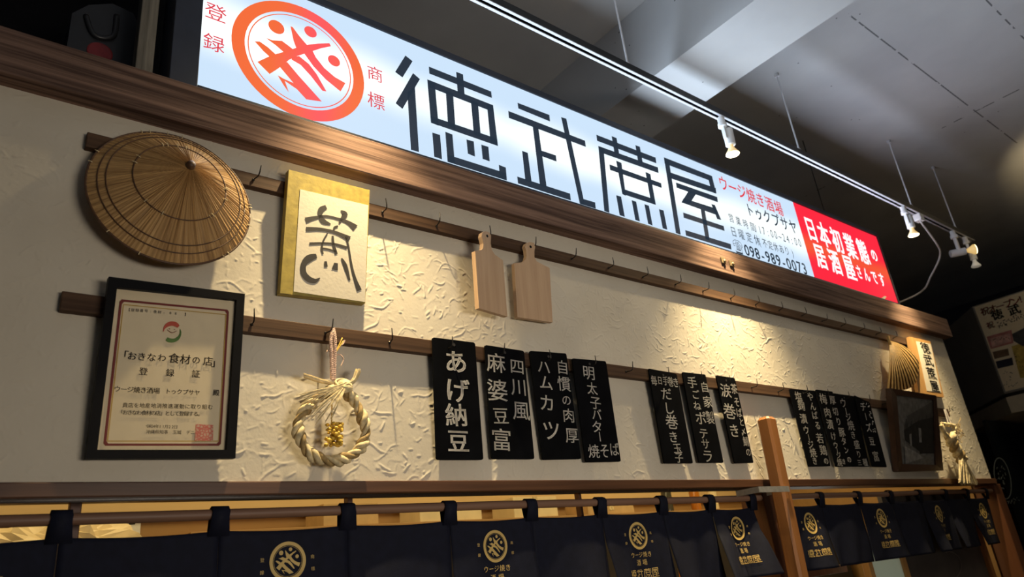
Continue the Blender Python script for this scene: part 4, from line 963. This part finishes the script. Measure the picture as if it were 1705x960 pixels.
# ------------------------------------------------------------------ curtains (noren) on their poles
YC, ZR, RR_ = 0.012, 1.7785, 0.0125
def curtain(loops, emb, label, pole_label, x0, x1, seed, flare=None, swing=1.0):
    loops = [x * 1.018 for x in loops]
    po = MB().tube([(x0 + (x1 - x0) * i / 12, YC, ZR + .0015 * math.sin(i)) for i in range(13)], RR_, 16)
    single(po, 'curtain_pole', M['pole'], pole_label, 'pole', 'curtain poles under the header', auto=60)
    t = thing('noren_curtain', label, 'curtain', ((loops[0] + loops[-1]) / 2, YC, 1.47), 'navy shop curtains'); swing = swing * .7
    ztop, zbot = 1.7405, 1.473
    rs = np.random.default_rng(seed)
    for i, x in enumerate(loops):
        wd = .020; mb = MB()
        pth = []
        for a_ in np.linspace(-PI * .5 - .9, PI * 1.5 - 2.2 + PI * .0, 3): pass
        # a strip that runs up the front of the pole, over it and down the back to the cloth
        prof = [(YC - .004, ztop - .012), (YC - .0145, ZR - .008), (YC - .0150, ZR + .004), (YC - .0105, ZR + .0125), (YC, ZR + .0165), (YC + .0105, ZR + .0125), (YC + .0150, ZR + .004), (YC + .0130, ZR - .010), (YC + .001, ztop - .010)]
        n_ = len(prof); vs = []
        for j, (y, z) in enumerate(prof):
            k = wd * (1 if 1 <= j <= n_ - 2 else 1.25); off = rs.normal(0, .001)
            vs += [(x - k + off, y, z), (x + k + off, y, z)]
        mb.add(vs, [(2*j, 2*j+1, 2*j+3, 2*j+2) for j in range(n_ - 1)])
        lo = mb.build('loop', M['navy'], t, smooth=True); sm = lo.modifiers.new('thickness', 'SOLIDIFY'); sm.thickness = .002; sm.offset = 1
    for i in range(len(loops) - 1):
        a_, b_ = loops[i] + .0002, loops[i + 1] - .0002
        ph, amp, kick, f2 = rs.uniform(0, 6), rs.uniform(.008, .017) * swing, rs.uniform(-.004, .007) * swing, rs.uniform(5, 9)
        fl = flare if (flare and i == len(loops) - 2) else None
        def yf(x, z, a_=a_, b_=b_, ph=ph, amp=amp, kick=kick, f2=f2, fl=fl):
            s_ = (x - a_) / (b_ - a_); d = max(0.0, (ztop - z) / (ztop - zbot))
            y = YC - .001 - d * kick - amp * d * math.sin(2 * PI * s_ + ph) - .35 * amp * d * math.sin(f2 * 2 * s_ + ph * 2 + 5 * d) - .004 * math.sin(PI * s_) * (1 - d)
            if fl:
                dd = max(0.0, d - fl[0]); y -= fl[1] * dd + .012 * math.sin(2.2 * PI * s_ + 1) * min(1, d * 2)
            else:
                y -= .05 * amp / .01 * max(0, d - .35) * max(0, math.sin(PI * (s_ * 1.3 + ph))) 
            return y
        nx, nz = 22, 26; vs = []
        for j in range(nz + 1):
            for k in range(nx + 1):
                s_ = k / nx; d = j / nz; x = a_ + (b_ - a_) * s_
                zt = ztop - .006 * math.sin(PI * s_); z = zt + (zbot - zt) * d
                x += (.5 - s_) * .008 * max(0, d - .35)
                if fl and d > fl[0]: x += (s_ - .85) * .08 * (d - fl[0]) ; z += (d - fl[0]) * .012
                vs.append((x, yf(a_ + (b_ - a_) * s_, zt + (zbot - zt) * d), z))
        fs = [(j*(nx+1)+k, j*(nx+1)+k+1, (j+1)*(nx+1)+k+1, (j+1)*(nx+1)+k) for j in range(nz) for k in range(nx)]
        pn = MB().add(vs, fs).build('panel', M['navy'], t, smooth=True); sm = pn.modifiers.new('thickness', 'SOLIDIFY'); sm.thickness = .0015; sm.offset = -1
        if i in emb:
            ec = ((a_ + b_) / 2 + .002, 1.663)
            def sf(u_, v_, yf=yf, fl=fl, a_=a_, b_=b_):
                z = v_; x = u_; d = (ztop - v_) / (ztop - zbot)
                if fl and d > fl[0]: x += ((u_ - a_) / (b_ - a_) - .85) * .08 * (d - fl[0]); z += (d - fl[0]) * .012
                return (x, yf(u_, v_) - (.0065 if fl else .0028), z)
            mb = MB(); put_emblem(mb, ec, .045, sf); mb.build('printed_emblem', M['goldprint'], pn)
            mb = MB()
            for n2, ch in enumerate('ウージ焼き'): put(mb, ch, (ec[0] - .04 + n2 * .020, ec[1] - .062), .019, .019, sf)
            for n2, ch in enumerate('酒場'): put(mb, ch, (ec[0] - .014 + n2 * .028, ec[1] - .087), .021, .021, sf)
            for sx_ in (-1, 1):
                for n2, ch in enumerate('登録' if sx_ < 0 else '商標'): put(mb, ch, (ec[0] + sx_ * .062, ec[1] + .006 - n2 * .028), .010, .010, sf)
            put_name(mb, (ec[0], ec[1] - .122), .030, sf); mb.build('printed_lettering', M['goldprint'], pn)
    return t
curtain([-.68, -.37, -.06, .246, .562, .881, 1.194, 1.494, 1.798, 2.108, 2.387, 2.66], (2, 4, 6, 8, 10), 'long navy shop curtain with gold emblems, left of the wooden pole', 'long brown curtain pole left of the wooden pole', -1.25, 2.778, 5, flare=(.33, .08))
curtain([2.905, 3.187, 3.53, 3.856, 4.185, 4.508, 4.806, 5.09], (0, 2, 4, 6), 'short navy shop curtain with gold emblems, right of the wooden pole', 'short brown curtain pole right of the wooden pole', 2.91, 5.295, 9)

# ------------------------------------------------------------------ seen through the opening
# upright bars that hang between the header and the curtain
for x, w_, lab in ((0.292, .012, 'thick dark upright bar behind the left end of the curtain pole'), (0.965, .008, 'thin dark upright bar behind the pole between two curtain loops'), (1.855, .006, 'thin dark upright bar behind the pole farther right')):
    single(MB().bbox((x - w_, .125, 1.2), (x + w_, .15, 2.1), .002), 'upright_bar', M['post'], lab, 'bar', 'upright bars behind the curtain')
sh = thing('kitchen_shelf', 'long brown kitchen shelf glimpsed above the navy curtain', 'shelf', (1.6, 1.5, 1.86))
MB().bbox((0.9, 1.4, 1.862), (4.9, 1.695, 1.888), .004).build('shelf_board', M['brownwall'], sh)
for x in (1.0, 2.0, 3.2, 4.6): MB().prism([(x, 1.69, 1.862), (x, 1.69, 1.68), (x, 1.665, 1.68), (x, 1.42, 1.862)], (.02, 0, 0)).build('bracket', M['blackmetal'], sh)
def carton(x, y, w_, d, h, m, lab):
    t = thing('cardboard_box', lab, 'box', (x, y, 1.8885), 'boxes on the kitchen shelf'); MB().bbox((x - w_, y - d, 1.8885), (x + w_, y + d, 1.8885 + h), .003).build('carton', m, t); MB().box((x - .02, y - d - .0015, 1.8885 + h * .3), (x + .02, y - d - .0002, 1.8885 + h)).build('tape', M['straw'], t)
M['card'] = mat('cardboard', (.55, .38, .19), .8, var=.15, vs=12); M['paleboard'] = mat('pale_carton', (.78, .66, .42), .7, var=.1, vs=10)
carton(1.62, 1.52, .14, .1, .10, M['card'], 'brown carton on the kitchen shelf, third curtain gap from left')
carton(2.18, 1.52, .19, .1, .085, M['paleboard'], 'pale carton on the kitchen shelf, behind the middle curtain loops')
carton(2.75, 1.52, .16, .1, .11, M['paleboard'], 'pale tall carton on the kitchen shelf near the post')
carton(3.35, 1.52, .2, .1, .07, M['card'], 'flat brown carton on the kitchen shelf near the post')
def bottle(x, y, z, r, h, m, lab):
    t = thing('bottle', lab, 'bottle', (x, y, z), 'bottles in the kitchen')
    MB().lathe((x, y, z), (0, 0, 1), [(r * .95, 0), (r, .01), (r, h * .6), (r * .35, h * .78), (r * .32, h * .95)], 20).build('body', m, t, auto=50)
    MB().lathe((x, y, z + h * .9505), (0, 0, 1), [(r * .4, 0), (r * .4, h * .06)], 16).build('cap', M['brass'], t)
M['amber'] = mat('amber_glass', (.45, .16, .02), .15, var=.1); M['redg'] = mat('red_glass', (.5, .03, .02), .2, var=.1); M['greyg'] = mat('dark_bottle_glass', (.05, .05, .04), .15, var=.1)
for x, m, lab in ((4.0, M['greyg'], 'dark bottle on the kitchen shelf behind the right curtain'), (4.3, M['amber'], 'amber bottle on the kitchen shelf behind the right curtain'), (4.5, M['paleboard'], 'pale bottle on the kitchen shelf behind the right curtain')): bottle(x, 1.52, 1.8885, .035, .22, m, lab)
ct = sbox('trim_9', (1.2, .5, 0), (4.9, .95, 1.34), M['brownwall'], .004)
bottle(2.93, .62, 1.3405, .05, .20, M['amber'], 'amber bottle on the counter, under the blown-up curtain corner')
bottle(3.12, .62, 1.3405, .035, .21, M['redg'], 'red bottle on the counter, under the blown-up curtain corner')
# socket on the kitchen wall, plastic bags at the far left
c = wallpl(1.7).at((218, 881)); t = thing('wall_socket', 'pale socket plate on the kitchen wall, below the left curtain pole', 'socket', c)
MB().bbox((c[0] - .035, 1.69, c[2] - .06), (c[0] + .035, 1.6995, c[2] + .06), .003).build('plate', M['white'], t)
for dz in (.025, -.025): MB().box((c[0] - .012, 1.6885, c[2] + dz - .006), (c[0] + .012, 1.6899, c[2] + dz + .006)).build('outlet', M['ink'], t)
mb = MB(); 
nn = 26; vs = []
for j in range(nn):
    for k in range(nn):
        th, ph = 2 * PI * k / nn, PI * (j + .5) / nn; r_ = 1 + .22 * math.sin(5 * th + 3 * ph) * math.sin(ph) + .12 * math.sin(11 * th - 6 * ph)
        vs.append((.42 + .26 * r_ * math.sin(ph) * math.cos(th), 1.25 + .14 * r_ * math.sin(ph) * math.sin(th), 1.775 + .15 * r_ * math.cos(ph)))
mb.add(vs, [(j*nn+k, j*nn+(k+1) % nn, (j+1)*nn+(k+1) % nn, (j+1)*nn+k) for j in range(nn-1) for k in range(nn)])
single(mb, 'plastic_bag', mat('clear_plastic_bag', (.72, .6, .38), .25, var=.2, vs=9), 'crumpled pale plastic bag glimpsed above the curtain at far left', 'bag')
single(MB().bbox((0.1, 1.1, 1.56), (0.8, 1.4, 1.585), .004).box((.12, 1.12, 0), (.15, 1.15, 1.56)).box((.75, 1.12, 0), (.78, 1.15, 1.56)).box((.12, 1.35, 0), (.15, 1.38, 1.56)).box((.75, 1.35, 0), (.78, 1.38, 1.56)), 'kitchen_rack', M['brownwall'], 'kitchen rack carrying the crumpled plastic bag', 'rack')
# sliding doors behind the right curtain
M['frost'] = mat('frosted_glass', (.50, .60, .54), .35, var=.10, vs=5)
nt_ = M['frost'].node_tree; tl_ = nt_.nodes.new('ShaderNodeBsdfTranslucent'); tl_.inputs[0].default_value = (.58, .62, .59, 1); mx_ = nt_.nodes.new('ShaderNodeMixShader'); mx_.inputs[0].default_value = .6
nt_.links.new(nt_.nodes['Principled BSDF'].outputs[0], mx_.inputs[1]); nt_.links.new(tl_.outputs[0], mx_.inputs[2]); nt_.links.new(mx_.outputs[0], nt_.nodes['Material Output'].inputs[0])
t = thing('sliding_door', 'wood-framed frosted glass sliding door below the right curtain', 'door', (3.8, .07, 0))
for x in (3.60, 3.95): MB().bbox((x, .05, 0), (x + .04, .085, 1.56), .003).build('stile', M['honey'], t)
MB().bbox((3.64, .052, 1.33), (3.95, .083, 1.36), .003).build('rail', M['strawdark'], t)
MB().bbox((3.64, .052, 1.525), (3.95, .083, 1.56), .003).build('rail', M['honey'], t)
MB().box((3.64, .064, .3), (3.95, .07, 1.5249)).build('glass_pane', M['frost'], t)
area('door_backlight', (3.8, .40, 1.40), (math.radians(-90), 0, 0), .5, .3, .9, (.92, 1.0, .95))  # unseen light added behind the door to brighten the frosted pane
t = thing('sliding_panel', 'dark plain sliding panel under the right end of the curtain', 'door', (4.6, .1, 0))
MB().box((4.0, .09, 0), (5.05, .112, 1.80)).build('panel', mat('dim_glass_panel', (.10, .088, .080), .25, var=.2, vs=4), t)
MB().bbox((5.05, .07, 0), (5.10, .12, 1.80), .003).build('stile', M['stick'], t)
ps = wallpl(.0895); mb = MB(); brush(mb, ps, [(1580 + 20 * math.cos(a), 942 + 24 * math.sin(a)) for a in np.linspace(-1.9, 1.2, 14)], [1.4] * 14, .001, 3); mb.build('faint_ring_print', mat('faint_print', (.16, .13, .12), .6, var=.1), t)
single(MB().bbox((3.16, .16, 1.44), (3.60, .20, 1.475), .003), 'cross_bar', M['post'], 'brown cross bar under the right curtain, beside the sliding door', 'bar')
for x, lab in ((3.20, 'left one of two pale uprights under the right curtain'), (3.28, 'right one of two pale uprights under the right curtain')):
    single(MB().tube([(x, .24, 0), (x, .24, 1.75)], .012, 10), 'pale_upright', M['pole'], lab, 'bar', 'pale uprights under the right curtain')

# ------------------------------------------------------------------ above the beam at the far left
single(MB().bbox((0.30, .045, 2.9155), (0.345, .10, 3.9), .003), 'upright_post', M['grey_wood'], 'weathered grey timber upright beside the left end of the sign', 'post')
mb = MB(); pj = wallpl(.20)
outl = [(112,75),(120,22),(148,8),(188,6),(222,22),(240,60),(246,132),(150,120)]
c0 = pj.at((180, 70))
t = thing('black_container', 'black plastic container with a hollow grip and red mark, on the beam top', 'container', (c0[0], .25, 2.80))
P2 = [pj.at(p) for p in outl]; P2[-1][2] = P2[-2][2] = 2.80; P2[0][2] = 2.80
M['plastic'] = mat('black_plastic', (.018, .019, .022), .4, var=.15, vs=20)
MB().prism(P2, (0, .2, 0)).build('body', M['plastic'], t)
gp = [pj.P(p, .0) for p in ((143,27),(150,50),(160,62),(178,65),(190,58),(194,27))]
mb = MB()
for i in range(len(gp)): 
    j = (i + 1) % len(gp)
mb.tube(smooth_path([p + np.array([0, -.004, 0]) for p in gp], 4), .008, 8); mb.build('grip_edge', M['plastic'], t, smooth=True)
c = pj.uv((166, 88)); mb = MB().lathe(pj.pt(c[0], c[1], .0005), pj.N, [(.034, 0), (.034, .003), (.03, .004)], 24); mb.build('red_mark', mat('red_mark', (.16, .012, .014), .4, var=.3, vs=30), t)

# ------------------------------------------------------------------ far right: hanging cupboard with a poster, barrels, dark glass
M['cupboard'] = mat('dull_white_cupboard', (.30, .28, .24), .7, var=.08, vs=4)
cx, cy = 7.0, .25; d_ = np.array([.764, .645])
def prism_z(pts, z0, z1): return MB().prism([(x, y, z1) for x, y in pts], (0, 0, z0 - z1))
foot = [(7.0, -2.2), (7.0, cy), (7.0 + d_[0] * .9, cy + d_[1] * .9), (8.4, cy + d_[1] * .9), (8.4, -2.2)]
t = thing('hanging_cupboard', 'pale angled bulkhead cupboard carrying a poster at the far right', 'cupboard', (7.6, -.6, 2.42))
prism_z(foot, 2.585, 3.365).build('upper_body', M['cupboard'], t); 
foot2 = [(7.0 + .02, -2.2), (7.0 + .02, cy - .01), (7.0 + d_[0] * .9, cy + d_[1] * .9 - .02), (8.38, cy + d_[1] * .88), (8.38, -2.2)]
prism_z(foot2, 2.555, 2.584).build('shadow_gap', M['ink'], t); prism_z(foot, 2.42, 2.554).build('lower_band', mat('cream_band', (.52, .46, .34), .7, var=.06), t)
pl = Pl((6.998, .25, 2.6), (0, -1, 0), (0, 0, 1))
q = [(1621,512),(1720,481),(1760,634),(1672,656)]
pz0, pz1 = 2.60, 3.355
t = thing('poster', 'large poster with red and black lettering and small pictures at the far right', 'poster', (6.996, -.3, pz0))
MB().box((6.994, -.75, pz0), (6.9985, .235, pz1)).build('sheet', M['paper'], t)
pp_ = Pl((6.994, .25, 2.6), (0, -1, 0), (0, 0, 1))
mb = MB(); write(mb, pp_, line((1640, 518), (1716, 493), '祝オープン！！', 13), n=.001, off=.02); write(mb, pp_, [('祝', 1649, 541, 11)], n=.001, off=.02); mb.build('red_lettering', M['red'], t)
o7, s7 = (1605, 480), 4.36
mb = MB(); write(mb, pp_, cc(o7, s7, [('徳',240,190,72),('武',365,155,72)]), n=.001, off=.03)
for x, y in [(255 + 26 * i, 255 - 8 * i) for i in range(8)]:
    for k in range(4): 
        p = (1605 + (x + rng.uniform(-9, 9)) / s7, 480 + (y + rng.uniform(-22, 22)) / s7); brush(mb, pp_, [p, (p[0] + rng.uniform(-3, 4), p[1] + rng.uniform(-3, 5))], [1.2, 1.2], .001, 2)
for x, y in [(230 + 26 * i, 375 - 7 * i) for i in range(4)] + [(300, 610), (330, 620), (335, 650), (300, 690), (340, 700), (380, 690), (375, 480), (385, 520), (415, 560)]:
    for k in range(3):
        p = (1605 + (x + rng.uniform(-14, 14)) / s7, 480 + (y + rng.uniform(-14, 14)) / s7); brush(mb, pp_, [p, (p[0] + rng.uniform(-3, 3), p[1] + rng.uniform(-2, 3))], [.9, .9], .0022, 2)
mb.build('black_lettering', M['ink'], t)
def patch(nm, pts, c, n_=.0006): MB().flat([pp_.P(p, n_) for p in cpx(o7, s7, pts)]).build(nm, mat(nm, c, .8, var=.3, vs=25), t)
patch('pink_box', [(165,350),(345,300),(360,395),(195,440)], (.50, .20, .18)); patch('pink_box_field', [(190,362),(335,325),(345,385),(205,425)], (.62, .36, .30), .0012)
patch('food_picture', [(208,460),(320,435),(330,485),(222,512)], (.16, .10, .06)); patch('night_picture', [(230,530),(350,500),(360,555),(245,582)], (.015, .015, .03)); patch('yellow_panel', [(345,420),(470,380),(520,640),(410,650)], (.50, .36, .08)); patch('dark_fish_picture', [(350,330),(470,270),(490,380),(430,420),(360,380)], (.06, .06, .06), .0012)
# barrels below the cupboard
for i, (y, zz, lab) in enumerate(((-.28, 1.95, 'nearer upper wooden barrel at the right edge, under the cupboard'), (-.02, 1.95, 'farther upper wooden barrel near the right edge, under the cupboard'), (-.28, 1.5, 'nearer lower wooden barrel at the right edge'), (-.02, 1.5, 'farther lower wooden barrel near the right edge'))):
    t = thing('wooden_barrel', lab, 'barrel', (7.25, y - .12, zz - .0), 'barrels under the cupboard')
    MB().lathe((7.25, y - .12, zz), (0, 0, 1), [(.095, 0), (.112, .06), (.120, .2), (.118, .36), (.105, .445)], 28).build('staves', M['honey'], t, auto=50)
    for h in (.07, .36): MB().lathe((7.25, y - .12, zz + h), (0, 0, 1), [(.116, 0), (.123, .003), (.123, .022), (.117, .025)], 28).build('hoop', M['stick'], t, auto=50)
sbox('trim_10', (7.05, -1.2, 0), (7.6, .12, 1.499), M['darkwall'])
# dark glass with a pale ring mark
t = thing('dark_glass_screen', 'dark glass screen with a faint pale oval mark, right of the wall end', 'screen', (7.35, .5, 0))
MB().box((6.9, .42, 0), (8.2, .45, 2.40)).build('pane', mat('dark_glass', (.012, .016, .018), .15, var=.1), t)
ps = Pl((7.3, .418, 0)); mb = MB()
brush(mb, ps, [(1669 + 13 * math.cos(a) + 6 * math.sin(a), 796 + 34 * math.sin(a)) for a in np.linspace(0, 2 * PI, 25)], [1.6] * 25, .002, 3)
for k in range(26):
    p = (1664 + rng.uniform(-5, 9), 780 + rng.uniform(-6, 34)); brush(mb, ps, [p, (p[0] + rng.uniform(-2, 3), p[1] + rng.uniform(0, 5))], [1.1, 1.1], .002, 2)
for k in range(14):
    p = (1674 + rng.uniform(0, 24), 832 + rng.uniform(-4, 4)); brush(mb, ps, [p, (p[0] + rng.uniform(-1, 3), p[1] + rng.uniform(-2, 5))], [1.2, 1.2], .002, 2)
mb.build('pale_mark', mat('pale_glass_print', (.22, .26, .24), .7, var=.1), t)
